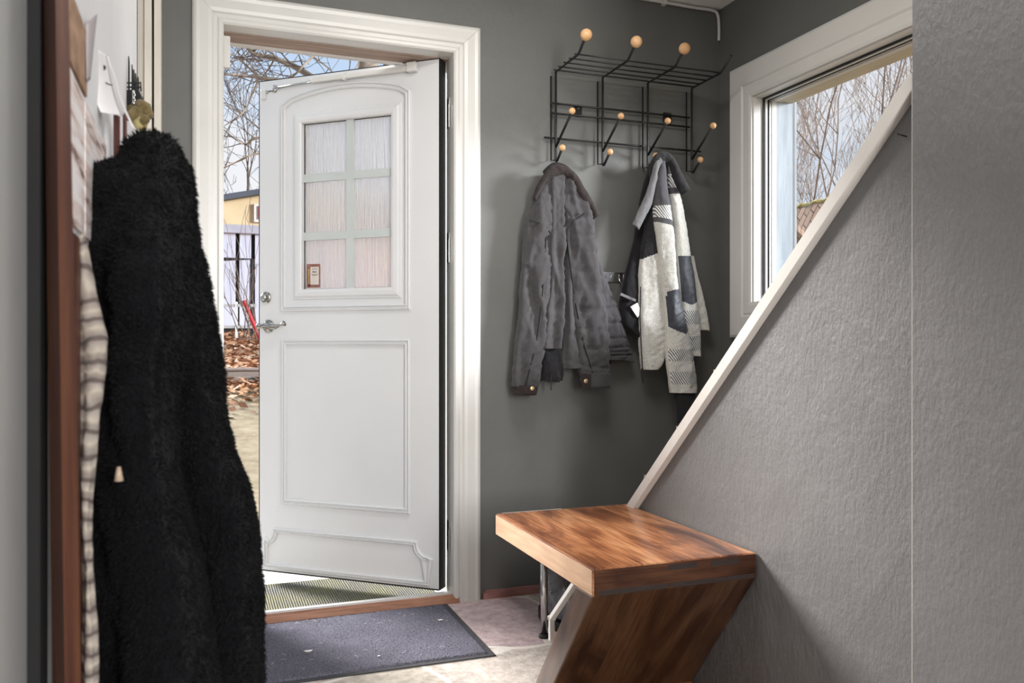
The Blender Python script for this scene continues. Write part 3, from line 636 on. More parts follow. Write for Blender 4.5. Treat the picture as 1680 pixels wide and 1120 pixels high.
def plate(name, pts, dd, mat, parent, th=.003):
    b = B(); b.prism([atY(x, y, YB-dd) for x, y in pts], (0, th, 0)); return b.build(name, mat, parent, bevel=.0008)
t2 = plate('cuff_tab', [(951, 622), (956, 613), (970, 613), (970, 636), (958, 636)], .121, 'cuff_brown', J1)
t1 = plate('cuff_tab', [(860, 634), (876, 631), (881, 638), (876, 646), (860, 645)], .111, 'cuff_brown', J1)
for px, py, tb in ((873, 637, .113), (961, 625, .123)):
    b = B(); c = atY(px, py, YB-tb); b.lathe(c, (0, -1, 0), [(.0085, 0), (.009, .0015), (.006, .003), (.002, .0035)], 18); b.build('snap_button', 'gold', J1, smooth=True)
ribbon('collar', [(874, 326, 880, 329, .10), (880, 306, 888, 312, .11), (892, 286, 901, 294, .12), (905, 272, 916, 290, .12), (918, 270, 924, 288, .12), (932, 275, 932, 292, .12), (946, 286, 935, 296, .12), (956, 302, 943, 311, .118), (968, 322, 954, 330, .115), (978, 339, 964, 345, .11), (984, 352, 971, 361, .105)], 'cuff_brown', J1, 3)
# collar roll over hook
b = B(); b.tube(smoothpath([atY(893, 285, 2.95), atY(903, 275, 2.955), atY(912, 271, 2.955), atY(924, 274, 2.955), atY(936, 283, 2.95)], 5), [.006]+[.012]*19+[.007], 12); b.build('collar_roll', 'shacket_dark', J1, smooth=True)
b = B(); b.tube([atY(912, 268, 2.985), atY(911, 274, 2.955)], .002, 6); b.build('hanging_loop', 'cuff_brown', J1)
plate('hem_tab', [(905, 600), (917, 603), (919, 627), (909, 627)], .08, 'cuff_brown', J1)
b = B(); b.tube([atY(905, 612, 2.965), atY(904, 622, 2.965), atY(904, 640, 2.965)], [.0035, .002, .003], 8); b.build('zipper_pull', 'black', J1)
b = B(); 
for pts in ([(869, 360), (880, 364), (893, 370), (903, 382)],):
    b.tube(smoothpath([atY(x, y, YB-.109) for x, y in pts], 4), .0024, 6)
b.tube(smoothpath([atY(x, y, YB-.118) for x, y in [(925, 372), (934, 364), (948, 358), (960, 349)]], 4), .0024, 6)
b.tube(smoothpath([atY(x, y, YB-.108) for x, y in [(896, 385), (893, 440), (888, 500), (880, 560), (868, 610), (862, 633)]], 6), .0030, 6)
b.tube(smoothpath([atY(x, y, YB-.104) for x, y in [(928, 372), (935, 430), (945, 500), (957, 560), (966, 590), (972, 612)]], 6), .0030, 6)
b.build('seam', 'shacket_dark', J1, smooth=True)

J2 = thing('work_jacket', 'pale grey and black work jacket with reflective hatching hanging on the third rack hook', 'jacket', (1.715, 2.98, 1.70))
mats2 = ['melange', 'softgrey', 'hatch', 'pad', 'softblack']
cloth('lining', [(1066, 1086, 268), (1056, 1086, 300), (1048, 1088, 340), (1042, 1088, 380), (1031, 1084, 425), (1020, 1080, 470), (1014, 1076, 500), (1018, 1072, 530), (1036, 1070, 548), (1048, 1068, 556)], 'lining', J2, d=.05, hd=.026, seed=11, amp=.006, fold=4, open_end=False)
cloth('back_panel', [(1122, 1136, 420), (1128, 1146, 460), (1130, 1154, 495), (1134, 1160, 520), (1138, 1163, 536), (1140, 1163, 541)], 'melange', J2, d=.05, hd=.018, seed=12, amp=.004, sag=-.006)
cloth('front_panel', [(1072, 1084, 300), (1062, 1088, 345), (1056, 1090, 385), (1050, 1094, 420), (1048, 1098, 470), (1048, 1097, 510), (1050, 1093, 560), (1052, 1086, 592), (1054, 1077, 606)], mats2, J2, d=.075, hd=.03, seed=13, amp=.005, fold=2, mfun=lambda y, cx, sx_: 4 if y < 417-9*cx+ (0) else 0, n=84, k=26)
def rearm(y, cx, sx_):
    if y < 287: return 1
    if y < 309: return 2
    if y < 319: return 1
    if y < 421: return 0
    if y < 494+6*(1-abs(cx)): return 3 if cx > -.9 else 0
    if 510 < y < 533 or 552 < y < 574: return 2
    return 0
cloth('sleeve', [(1086, 1098, 262), (1089, 1104, 282), (1093, 1108, 305), (1098, 1116, 330), (1104, 1123, 370), (1108, 1130, 415), (1111, 1136, 450), (1115, 1142, 500), (1120, 1146, 545), (1124, 1147, 584)], mats2, J2, d=.072, hd=.028, seed=14, amp=.004, mfun=rearm, n=84, k=34)
cloth('cuff', [(1128, 1144, 583), (1130, 1143, 590), (1131, 1142, 598)], 'softblack', J2, d=.072, hd=.022, seed=15, amp=.002, k=3)
def frontarm(y, cx, sx_):
    if y < 338: return 1
    if y < 360+4*cx: return 2
    if y < 369+5*cx: return 1
    if y < 476+6*(cx < -.8)-4*cx: return 0
    if y < 538+10*(1-abs(cx-.3)): return 3 if cx > -.93 else 0
    if 572 < y < 592 or 609 < y < 630: return 2 if abs(cx) < .93 else 0
    return 0
cloth('sleeve', [(1077, 1088, 266), (1074, 1092, 290), (1073, 1096, 325), (1073, 1102, 358), (1076, 1105, 385), (1082, 1108, 430), (1086, 1112, 470), (1090, 1119, 505), (1093, 1129, 545), (1092, 1135, 575), (1095, 1140, 605), (1098, 1142, 630), (1100, 1142, 644)], mats2, J2, d=.108, hd=.028, seed=16, amp=.004, mfun=frontarm, n=84, k=34)
cloth('cuff', [(1105, 1141, 642), (1107, 1139, 655), (1109, 1134, 675), (1111, 1130, 692)], 'softblack', J2, d=.105, hd=.024, seed=17, amp=.003, k=6, open_end=False)
ribbon('collar', [(1068, 300, 1078, 302, .12), (1066, 275, 1078, 284, .125), (1072, 258, 1083, 272, .13), (1083, 249, 1088, 268, .13), (1096, 250, 1094, 268, .13), (1107, 260, 1099, 276, .13), (1117, 280, 1104, 292, .128), (1126, 298, 1111, 308, .125), (1133, 310, 1118, 320, .12)], 'softblack', J2, 5)
ribbon('collar_facing', [(1082, 258, 1086, 268, .135), (1074, 268, 1080, 282, .135), (1068, 292, 1077, 302, .13), (1058, 322, 1070, 332, .125), (1047, 346, 1061, 352, .12), (1038, 368, 1048, 377, .115)], 'innergrey', J2, 6)
plate('care_label', [(1034, 503), (1046, 496), (1053, 513), (1046, 521)], .085, 'tagwhite', J2, .001)
plate('lining_loop', [(1017, 484), (1019, 480), (1044, 491), (1043, 495)], .085, 'innergrey', J2, .001)
b = B(); b.tube([atY(1051, 470, 2.955), atY(1050, 520, 2.955), atY(1052, 570, 2.955), atY(1054, 604, 2.955)], .0022, 8); b.build('zipper', 'softblack', J2)
b = B(); b.tube([atY(1054, 604, 2.95), atY(1053, 611, 2.95), atY(1055, 628, 2.95)], [.004, .002, .0035], 8); b.build('zipper_pull', 'black', J2)

# ------------------------------------------------------------------ black fur coat and what hangs beside it, far left
FC = thing('fur_coat', 'black fluffy fur coat hanging close by on the left, filling the lower left', 'coat', (-.05, .95, 1.22))
def strands(name, ob, count, length, mat, parent, seed=1, r=.0006):
    rnd = random.Random(seed); me = ob.data; polys = [p for p in me.polygons if len(p.vertices) == 4]
    vv = [Vector(v.co) for v in me.vertices]; nn = [Vector(v.normal) for v in me.vertices]; b = B()
    ar = []; s_ = 0
    for p in polys: s_ += p.area; ar.append(s_)
    import bisect
    for _ in range(count):
        p = polys[bisect.bisect(ar, rnd.random()*s_*.9999)]; a_, b_, c_, d_ = p.vertices; u, v = rnd.random(), rnd.random()
        P = vv[a_].lerp(vv[b_], u).lerp(vv[d_].lerp(vv[c_], u), v); N = nn[a_].lerp(nn[c_], .5).normalized()
        cl = Vector((nz(P, 28, 1), nz(P, 28, 2), nz(P, 28, 3)))*1.5
        d_r = (N+cl+Vector((rnd.uniform(-.45, .45), rnd.uniform(-.45, .45), rnd.uniform(-.9, .1)))).normalized()
        side = d_r.cross(Vector((rnd.uniform(-1, 1), rnd.uniform(-1, 1), rnd.uniform(-1, 1)))).normalized()*r
        Lh = length*rnd.uniform(.5, 1.1); mid = P+d_r*Lh*.55; tip = mid+(d_r+Vector((0, 0, -.5))).normalized()*Lh*.5
        b.add([P-side, P+side, mid+side*.8, mid-side*.8, tip], [(0, 1, 2, 3), (3, 2, 4)])
    return b.build(name, mat, parent)
fr1 = cloth('front', [(238, 250, 218, 0, .006), (218, 272, 223, 0, .015), (202, 290, 238, 0, .025), (192, 303, 262, 0, .035), (150, 310, 276, 0, .045), (128, 312, 291, 0, .055), (128, 314, 330, 0, .07), (134, 318, 400, 0, .09), (143, 318, 460), (157, 314, 520), (167, 304, 560), (157, 290, 620), (149, 290, 690), (143, 298, 780), (143, 318, 850), (146, 336, 920), (150, 348, 1000), (154, 356, 1100), (165, 362, 1200), (168, 366, 1290)], 'fur', FC, plane=.90, d=0, hd=.11, seed=21, amp=.009, n=60, k=6, fold=4, fscale=.7, flat=.9)
fr2 = cloth('sleeve', [(276, 296, 300, 0, .01), (264, 311, 322, 0, .03), (250, 320, 360, 0, .05), (250, 333, 430, 0, .07), (256, 343, 490), (256, 355, 550), (258, 364, 620), (262, 370, 690), (265, 382, 740), (270, 402, 790), (280, 419, 840), (290, 422, 900), (296, 423, 960), (302, 429, 1010), (306, 431, 1070), (310, 432, 1200), (312, 434, 1290)], 'fur', FC, plane=.98, d=0, hd=.085, seed=22, amp=.010, n=60, k=6, fold=4, fscale=.7, flat=.9)
strands('fur_pile', fr1, 70000, .0062, 'fur', FC, 1)['kind'] = 'stuff'
strands('fur_pile', fr2, 60000, .0066, 'fur', FC, 2)['kind'] = 'stuff'
b = B(); c = atT(195, 778, .775); b.tube([c+Vector((0, 0, .007)), c+Vector((0, 0, -.006))], [.0018, .0042], 12); b.build('toggle', 'horn', FC, smooth=True)

SC = thing('striped_scarf', 'cream and dark striped knitted scarf hanging between the brown board and the fur coat', 'scarf', (-.1, .82, 1.1))
cloth('knit_band', [(122, 138, 380), (124, 150, 430), (124, 160, 480), (124, 172, 530), (128, 178, 560), (128, 172, 620), (128, 162, 690), (130, 156, 760), (131, 152, 850), (134, 156, 950), (136, 160, 1050), (138, 162, 1250)], 'knit', SC, plane=.80, d=0, hd=.02, seed=31, amp=.003, n=28, k=6, fold=5)

PB = thing('pinboard', 'tall board with a red-brown wooden edge leaning along the left wall', 'pinboard', (-.105, .80, 0))
b = B(); t_ = .69
def bcol(px): return [atT(px(y), y, t_) for y in (-600, 1900)]
# square-section wooden stile, its corner turned to the viewer
A = [atT(71, 0, .70), atT(91, 0, .665), atT(113, 0, .70), atT(93, 0, .735)]; C_ = [atT(86, 1120, .70), atT(107, 1120, .665), atT(133, 1120, .70), atT(112, 1120, .735)]
up_ = [a+(a-c)*1.0 for a, c in zip(A, C_)]; dn_ = [c+(c-a)*1.18 for a, c in zip(A, C_)]
b.rings([dn_, C_, A, up_]); b.build('frame', 'frame_wood', PB, bevel=.0015)
b = B(); b.box(-.108, -.1015, .80, 1.10, .45, 1.075); b.build('backing', 'frame_wood', PB); b = B(); b.box(-.108, -.1015, .80, 1.10, 1.076, 1.7); b.build('upper_backing', 'wall_white', PB)
KP = B(); KP.box(-.101, -.099, .785, .905, 1.215, 1.276); tag(KP.build('kraft_print', 'kraft'), 'brown kraft paper print at the top of the pinboard', 'print')
KP = B(); KP.box(-.101, -.099, .79, .885, 1.08, 1.208); KP.box(-.101, -.099, .893, 1.09, 1.08, 1.208); tag(KP.build('birch_print', 'birch'), 'white print with slanting brown strokes below the kraft print', 'print')
def sheet(name, L_, R_, mat, label, cat, t0, t1, bulge=.01, th=.0006):
    """a curled sheet of paper between a left edge and a right edge given from top to bottom"""
    Ls = smoothpath([(x, y, 0) for x, y in L_], 5); Rs = smoothpath([(x, y, 0) for x, y in R_], 5); rings = []
    for i, (l, r) in enumerate(zip(Ls, Rs)):
        row = []
        for j in range(9):
            s_ = j/8; x = l.x+(r.x-l.x)*s_; y = l.y+(r.y-l.y)*s_; row.append(atT(x, y, t0+(t1-t0)*s_-bulge*math.sin(math.pi*s_)))
        rings.append(row+[p+FW*th for p in row[::-1]])
    b = B(); b.rings(rings, True); o = b.build(name, mat, None, smooth=True); return tag(o, label, cat) if label else o
sheet('paper_sheet', [(141, 38), (141, 80), (142, 134)], [(159, 23), (153, 80), (148, 130)], 'paper_grey', 'grey sheet of paper curling out beside the kraft print', 'paper', .80, .84)  # one even grey, darker than the white sheets
dr = sheet('drawing', [(158, 80), (152, 120), (158, 165), (165, 184)], [(174, 90), (182, 130), (192, 168), (201, 190)], 'paper', 'white paper with a drawn dot eye and smile curling off the pinboard', 'drawing', .92, .98)
def inkmark(pts, r, t0, parent=dr):
    b = B(); b.tube(smoothpath([atT(x, y, t0) for x, y in pts], 4), r, 8); return b.build('drawn_mark', 'ink', parent)
b = B(); b.lathe(atT(169.5, 111, .950), -FW, [(.0031, 0), (.003, .0006), (.0001, .0007)], 18); b.build('drawn_mark', 'ink', dr)
inkmark([(167, 129), (172, 134), (178, 138), (184, 140)], .0007, .951)
sheet('paper_sheet', [(175, 92), (188, 130), (198, 165), (216, 210)], [(178, 92), (193, 135), (208, 182), (228, 222)], 'paper', 'long narrow white sheet hanging down right of the smiling drawing', 'paper', 1.05, 1.1, .004)
sheet('paper_sheet', [(166, 178), (168, 230), (170, 290)], [(206, 186), (206, 230), (210, 290)], 'wall_white', 'plain white sheet under the smiling drawing, above the fur coat', 'paper', 1.0, 1.06, .004)
FR = thing('picture_frame', 'narrow red-brown frame half hidden between the drawing and the fur coat', 'picture frame', (-.1, 1.1, 1.15))
for a_, c_ in ((186, 193), (201.5, 204.5)):
    b = B(); p = [atT(a_, 188, .99), atT(c_, 189, .985), atT(c_, 300, .985), atT(a_, 300, .99)]; b.prism(p, FW*.006); b.build('moulding', 'redwood', FR)

# key holder with olive felt ornament
KH = thing('key_holder', 'black key holder with tall thin spikes on the white door leaf', 'key holder', (XL, 1.6, 1.42))
TK = 1.42
b = B(); b.prism([atT(x, y, TK) for x, y in ((207, 149), (230, 147), (236, 160), (238, 178), (208, 178))], -FW*.006); b.build('body', 'black', KH, bevel=.002)
for y in (136, 143):
    b = B(); b.tube([atT(207, y, TK), atT(229, y, TK)], .0016, 8); b.build('cross_bar', 'black', KH)
for x, y in ((207, 72), (211.5, 92), (217, 106), (220, 114), (223, 120), (227, 126), (231, 134)):
    b = B(); b.tube([atT(x, 150, TK), atT(x, y+10, TK), atT(x-.5, y, TK)], [.0016, .0014, .0009], 6); b.build('spike', 'black', KH)
b = B()
for k in range(5):
    c = atT(219+.6*(k % 2), 151+4.2*k, TK-.012); b.tube([c+RT*math.cos(t)*.0022*(1 if k % 2 else .6)+UP*math.sin(t)*.003 for t in [i*math.pi/5 for i in range(11)]], .0007, 6)
b.build('chain', 'steel', KH)
OR = thing('felt_ornament', 'olive felt bell flower dangling by a chain above the fur coat', 'ornament', atT(228, 180, TK-.02))
def blob(name, mat, pts, rs, t_):
    b = B(); b.tube(smoothpath([atT(x, y, t_) for x, y in pts], 4), [rs[min(int(i/4), len(rs)-1)]*(1-(i % 4)/4)+rs[min(int(i/4)+1, len(rs)-1)]*((i % 4)/4) for i in range((len(pts)-1)*4+1)], 16); return b.build(name, mat, OR, smooth=True)
blob('petal', 'olive', [(226, 167), (236, 178), (247, 193)], [.006, .013, .006], TK-.01)
blob('petal', 'olive', [(224, 172), (216, 182), (207, 186)], [.006, .011, .005], TK)
blob('petal', 'olive', [(230, 178), (222, 192), (216, 202)], [.009, .015, .008], TK-.02)
blob('petal', 'pale_felt', [(236, 196), (230, 205), (226, 212)], [.008, .012, .006], TK-.025)
b = B(); b.ball(atT(238, 196, TK-.04), .0075, 16, 10); b.build('knob', 'olive', OR, smooth=True)

# ------------------------------------------------------------------ bench
BN = thing('z_bench', 'wooden Z-shaped stool with striped rosewood planks against the stair wall', 'stool', (1.09, 2.1, 0))
x0, x1 = .862, XS-.004
b = B(); b.box(x0, x1, 1.775, 2.455, .385, .45)
b.build('seat', ['wood_top'], BN, bevel=.004)
b = B(); b.box(x0-.0012, x0+.0006, 1.779, 2.451, .389, .446); b.build('seat_edge', 'wood_pale', BN)
b = B(); b.box(x0+.004, x1-.004, 1.7715, 1.7752, .388, .447)
for (xa, xb, za, zb_) in ((x0+.015, x0+.20, .388, .400), (x0+.205, x0+.27, .388, .400), (x0+.272, x0+.445, .388, .400), (x0+.32, x0+.40, .428, .442), (x0+.20, x0+.28, .430, .443)):
    b.box(xa, xb, 1.7709, 1.7716, za, zb_, 1)
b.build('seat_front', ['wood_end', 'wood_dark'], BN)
sv = Vector((0, .208, -.277)).normalized()
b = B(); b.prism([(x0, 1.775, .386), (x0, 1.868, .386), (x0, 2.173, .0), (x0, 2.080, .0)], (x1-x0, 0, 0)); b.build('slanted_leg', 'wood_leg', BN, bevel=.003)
b = B(); b.box(x0, x1, 1.50, 2.09, 0, .018); b.build('foot', 'wood_top', BN, bevel=.004)

# shoe rack and boot behind
SR = thing('shoe_rack', 'low rack with chrome legs and white frame behind the wooden stool', 'shoe rack', (1.17, 2.68, 0))
for x, y in ((1.079, 2.587), (1.28, 2.587), (1.235, 2.93), (1.29, 2.93)):
    b = B(); b.tube([(x, y, .01), (x, y, .34)], .0125, 18); lg = b.build('leg', 'chrome', SR, smooth=True); b = B(); b.lathe((x, y, 0), (0, 0, 1), [(.019, 0), (.019, .006), (.014, .012)], 18); b.build('leg_foot', 'rubber', lg)
b = B(); b.box(1.06, 1.30, 2.57, 2.95, .33, .345); b.build('shelf', 'white', SR, bevel=.002)
b = B(); pp = [atT(905, 1050, 2.66), atT(905, 1014, 2.66), atT(938, 965, 2.60), atT(960, 930, 2.56)]
b.tube(pp, .012, 4); b.build('slanted_frame', 'white', SR, bevel=.002)
b = B(); b.lathe(atT(912, 1013, 2.665), -RT, [(.008, 0), (.008, .022), (.006, .026)], 14); b.build('end_cap', 'white', SR, smooth=True)
BT = thing('boot', 'dark leather boot with metal eyelets standing behind the chrome leg', 'boot', (1.17, 2.62, .12))
b = B(); c = Vector((1.185, 2.70, 0)); rings = []
for i, (z, rx, ry, dy) in enumerate([(.03, .05, .13, 0), (.05, .055, .135, 0), (.09, .055, .12, .01), (.14, .05, .09, .035), (.19, .047, .07, .05), (.25, .05, .07, .055), (.30, .052, .072, .055)]):
    rings.append([c+Vector((math.cos(t)*rx, math.sin(t)*ry+dy, z)) for t in [2*math.pi*k/24 for k in range(24)]])
b.rings(rings); b.build('upper', 'bootleather', BT, smooth=True, sub=1)
b = B(); b.rings([[c+Vector((math.cos(t)*.058, math.sin(t)*.14, z)) for t in [2*math.pi*k/24 for k in range(24)]] for z in (0, .03)]); b.build('sole', 'rubber', BT)
for k in range(4):
    b = B(); b.lathe(c+Vector((-.047, -.03+.012*k, .12+.03*k)), (-1, 0, 0), [(.004, 0), (.004, .003), (.002, .004)], 10); b.build('eyelet', 'chrome', BT)

# ------------------------------------------------------------------ mats
DM = thing('doormat', 'blue-grey pile doormat with a rubber border inside the front door', 'doormat', (.42, 2.76, 0))
mx0, mx1, my0, my1 = -.06, .873, 2.484, 3.034
b = B(); b.box(mx0, mx1, my0, my1, 0, .004); b.build('border', 'mat_rubber', DM, bevel=.001)
b = B(); rows = []; nx, ny = 220, 130
for i in range(ny+1):
    row = []
    for j_ in range(nx+1):
        x = mx0+.018+(mx1-mx0-.036)*j_/nx; y = my0+.018+(my1-my0-.030)*i/ny
        ed = min(1, min(j_, nx-j_, i, ny-i)/2); row.append((x+.0015*nz((x, y, 0), 300), y, .004+ed*(.005+.0028*nz((x, y, 0), 160, 3)+.0015*nz((x, y, 0), 420, 5))))
    rows.append(row)
b.rings(rows, False, 0, False); b.build('pile', 'mat_pile', DM, smooth=True)
b = B(); rnd = random.Random(5)
for _ in range(40):
    x, y = rnd.uniform(.2, .84), rnd.uniform(2.52, 3.0); a = rnd.uniform(0, 3.14); l = rnd.uniform(.003, .012); p = Vector((x, y, .0125))
    b.tube([p, p+Vector((math.cos(a), math.sin(a), .05))*l, p+Vector((math.cos(a+.6), math.sin(a+.6), .05))*l*1.6], .0003, 4)
tag(b.build('lint', 'lint'), 'scattered white lint threads on the doormat', 'lint', kind='stuff')
for k, (px, py, r, lb) in enumerate(((506, 1068, .011, 'larger white scrap on the left of the doormat'), (722, 1017, .007, 'small white scrap near the far right corner of the doormat'), (621, 1076, .004, 'tiny white scrap at the middle of the near edge of the doormat'))):
    c = atZ(px, py, .011); b = B(); b.prism([c+Vector((math.cos(t)*r*(1+.4*math.sin(3*t+k)), math.sin(t)*r*(.8+.3*math.cos(2*t)), 0)) for t in [2*math.pi*i/12 for i in range(12)]], (0, 0, .002)); tag(b.build('paper_scrap', 'lint'), lb, 'scrap')

# ------------------------------------------------------------------ white cable in the ceiling corner, nails
b = B(); b.tube(smoothpath([(.5, YB-.010, ZC-.008), (1.2, YB-.010, ZC-.010), (1.7, YB-.010, ZC-.009), (1.95, YB-.011, ZC-.012), (2.04, YB-.012, ZC-.012), (2.066, YB-.012, ZC-.026), (2.073, YB-.012, ZC-.07), (2.074, YB-.010, ZC-.135)], 6), .0065, 10)
CB = tag(b.build('cable', 'white', None, smooth=True), 'white painted cable along the ceiling edge and down the corner', 'cable')
b = B(); c = atY(1071, 2, YB-.012); b.box(1.80, 1.815, YB-.024, YB, ZC-.022, ZC-.002); b.build('clip', 'white', CB)
for (px, py, lb) in ((1486, 224, 'small black nail in the stair wall below the top of the slanting board'), (1294, 458, 'small black nail in the lower edge of the slanting board')):
    c = atX(px, py, XS-.002); b = B(); b.tube([c+Vector((.004, 0, 0)), c+Vector((-.010, .0, .002)), c+Vector((-.016, .006, .006))], .0014, 6); tag(b.build('nail', 'black'), lb, 'nail')

# ================================================================== OUTDOORS
def hz(y):
    pts = [(-50, -.25), (5.0, -.22), (6.2, -.12), (8.5, .22), (10.3, .50), (10.5, .60), (15.0, 1.12), (60, 2.0)]
    for (a, za), (c, zc_) in zip(pts, pts[1:]):
        if a <= y <= c: return za+(zc_-za)*(y-a)/(c-a)
    return 2.0
b = B(); rows = []
ys = [3.24+.14*i for i in range(52)]+[10.6+.4*i for i in range(14)]+[17, 20, 26, 36, 60]
xs_ = [-40, -20, -10]+[-6+.4*i for i in range(36)]+[10, 14, 20, 40]
b.rings([[(x, y, hz(y)+.02*nz((x, y, 0), 1.5)) for x in xs_] for y in ys], False, 0, False)
b.f = b.f; 
for i, f in enumerate(b.f):
    yc = sum(b.v[k][1] for k in f)/4; b.mi[i] = 1 if yc > 10.4 else 0
struct(b.build('ground', ['yard', 'leafbed'], smooth=True), 'dry sandy yard rising to a leaf covered bank', 'ground')
b = B(); b.rings([[(x, y, -.25) for x in (2.3, 6, 14, 40)] for y in (-20, -5, 3.24)], False, 0, False); struct(b.build('ground', 'yard'), 'yard beside the house', 'ground')
b = B(); b.box(-1.0, 1.6, 3.232, 4.55, -.24, -.03); b.box(DX0-.015, DX1+.015, 3.102, 3.232, -.24, -.03); struct(b.build('landing', 'concrete', bevel=.01), 'pale concrete landing outside the front door', 'landing')
b = B(); b.box(.10, .89, 3.115, 3.60, -.0295, -.016); tag(b.build('doormat', 'outdoor_mat', bevel=.003), 'ribbed moss-green outdoor mat on the pale landing under the open door', 'doormat')
b = B(); b.box(-6, 6, 10.3, 10.46, .42, .64); b.box(-6, 6, 10.26, 10.5, .64, .67); tag(b.build('retaining_timber', 'timber', bevel=.01), 'weathered grey timber edging below the bank of leaves', 'edging')
# leaves
b = B(); rnd = random.Random(3)
for k in range(7000):
    if k < 5600: y = rnd.uniform(10.5, 14.9); x = rnd.uniform(-1.2, 2.6)
    else: y = 10.25-abs(rnd.gauss(0, .55)); x = rnd.uniform(-1, 2.2)
    s_ = rnd.uniform(.03, .075); a = rnd.uniform(0, 6.28); t_ = rnd.uniform(-.6, .9); z = hz(y)+rnd.uniform(.01, .07)
    ux = Vector((math.cos(a), math.sin(a), rnd.uniform(-.4, .4)))*s_; uy = Vector((-math.sin(a), math.cos(a), t_))*s_*.7; c = Vector((x, y, z))
    b.add([c-ux, c-uy*.8+ux*.1, c+ux, c+uy*.8, ], [(0, 1, 2), (0, 2, 3)], rnd.choice((0, 0, 1, 2)))
tag(b.build('fallen_leaves', ['leafA', 'leafB', 'leafC']), 'brown fallen leaves covering the bank behind the timber', 'leaves', kind='stuff')
# fence
FN = thing('plank_fence', 'pale lavender-grey plank fence with dark gaps beyond the leaves', 'fence', (0, 15.05, 1.1))
b = B(); b.box(-2.5, 3.4, 15.10, 15.14, 1.0, 2.85); b.build('backing', 'fencegap', FN)
pw = .225
for k in range(19):
    x = -1.6+k*.253; 
    b = B(); b.box(x, x+.19, 15.03, 15.07, 1.22, 2.82); b.build('plank', 'fence', FN)
b = B(); b.box(-2.6, 3.45, 14.95, 15.2, 2.81, 2.95); b.build('cap_board', 'fascia', FN)
# black frame of a gate and white trellis rails in front
GF = thing('plant_frame', 'thin black metal frame standing in front of the plank fence', 'frame', (.7, 14.0, 1.2))
p0 = atT(366, 425, 13.6); p1 = atT(413, 425, 13.6); b = B(); b.tube([p0-RT*1.0, p0, p1, Vector((p1.x, p1.y, 1.0))], .03, 6); b.build('rail', 'black', GF)
TR = thing('trellis', 'white two-rail trellis in front of the plank fence', 'trellis', (.6, 13.5, 1.1))
for yy in (501, 536):
    a = atT(340, yy, 13.2); c = atT(421, yy, 13.2); b = B(); b.obox((a+c)/2, (c-a)/2, (0, .02, 0), (0, 0, .022)); b.build('rail', 'white', TR)
b = B(); a = atT(388, 495, 13.2); b.obox((a.x, a.y, 1.3), (.02, 0, 0), (0, .02, 0), (0, 0, .3)); b.build('post', 'white', TR)
b = B(); b.tube([atT(400, 493, 12), atT(426, 555, 12)], .028, 8); tag(b.build('snow_pole', 'redstick'), 'slim red pole leaning by the fence, seen at the door handle', 'pole')
# yellow house
YH = thing('yellow_house', 'pale yellow gabled house beyond the plank fence', 'house', (1, 23.5, 1.8))
zr = lambda x: 4.62+.225*(x-.65)
b = B(); b.prism([(-5, 23.2, 1.5), (7, 23.2, 1.5), (7, 23.2, zr(-1.0)), (4.0, 23.2, zr(4.0)), (-5, 23.2, zr(-5))], (0, 7, 0)); b.build('wall', 'yellow', YH)
b = B(); b.prism([(-5.8, 22.9, zr(-5.8)), (4.0, 22.9, zr(4.0)), (4.0, 22.9, zr(4)+.14), (-5.8, 22.9, zr(-5.8)+.14)], (0, 7.5, 0)); b.prism([(4.0, 22.9, zr(4.0)), (7.8, 22.9, zr(-1.4)), (7.8, 22.9, zr(-1.4)+.14), (4.0, 22.9, zr(4)+.14)], (0, 7.5, 0)); b.build('roof', 'roofdark', YH)
a = atY(418, 338, 23.15); b = B(); b.box(a.x-.02, a.x+1.0, 23.12, 23.2, a.z-.42, a.z+.06); wf = b.build('window', 'trim_white', YH); b = B(); b.box(a.x+.08, a.x+.9, 23.09, 23.12, a.z-.34, a.z); b.build('window_sash', 'redframe', wf)
# peach house seen above / through the door glass
PH = thing('peach_house', 'peach plastered house seen blurred through the door window', 'house', (8, 15, 0))
b = B(); b.box(3.6, 10.5, 14.6, 19, 0, 2.9); b.build('wall', 'brick', PH)
b = B(); b.prism([(3.2, 14.3, 2.9), (3.2, 16.8, 3.9), (3.2, 19.3, 2.9)], (7.6, 0, 0)); b.build('roof', 'roofdark', PH)
for x in (5.0, 7.6): b = B(); b.box(x, x+1.1, 14.55, 14.62, 1.3, 2.4); wf = b.build('window', 'trim_white', PH); b = B(); b.box(x+.1, x+1.0, 14.52, 14.56, 1.4, 2.3); b.build('window_pane', 'windark', wf)

# ---- trees
def grow(segs, p, d, r, length, depth, rnd, spread=.55, up=.08, nseg=5, minr=.003, kids=3, shrink=.68):
    pts = [p]; rs = [r]; step = length/nseg; pos = Vector(p); dr_ = Vector(d).normalized(); stops = []
    for i in range(nseg):
        dr_ = (dr_+Vector((rnd.uniform(-1, 1), rnd.uniform(-1, 1), rnd.uniform(-1, 1)))*.20+Vector((0, 0, up))).normalized()
        pos = pos+dr_*step; pts.append(pos.copy()); rs.append(max(minr, r*(1-.62*(i+1)/nseg))); stops.append((pos.copy(), dr_.copy(), rs[-1]))
    segs.append((pts, rs, depth))
    if depth <= 0: return
    for i in range(kids+ (1 if rnd.random() < .5 else 0)):
        k = rnd.randint(1, nseg-1) if nseg > 1 else 0; q_, dd, rr_ = stops[k]
        ax = dd.orthogonal().normalized(); ax.rotate(Matrix.Rotation(rnd.uniform(0, 6.28), 3, dd)); nd = (dd+ax*rnd.uniform(spread*.7, spread*1.7)).normalized()
        grow(segs, q_, nd, max(minr, rr_*.72), length*shrink*rnd.uniform(.8, 1.15), depth-1, rnd, spread, up, max(3, nseg-1), minr, kids, shrink)
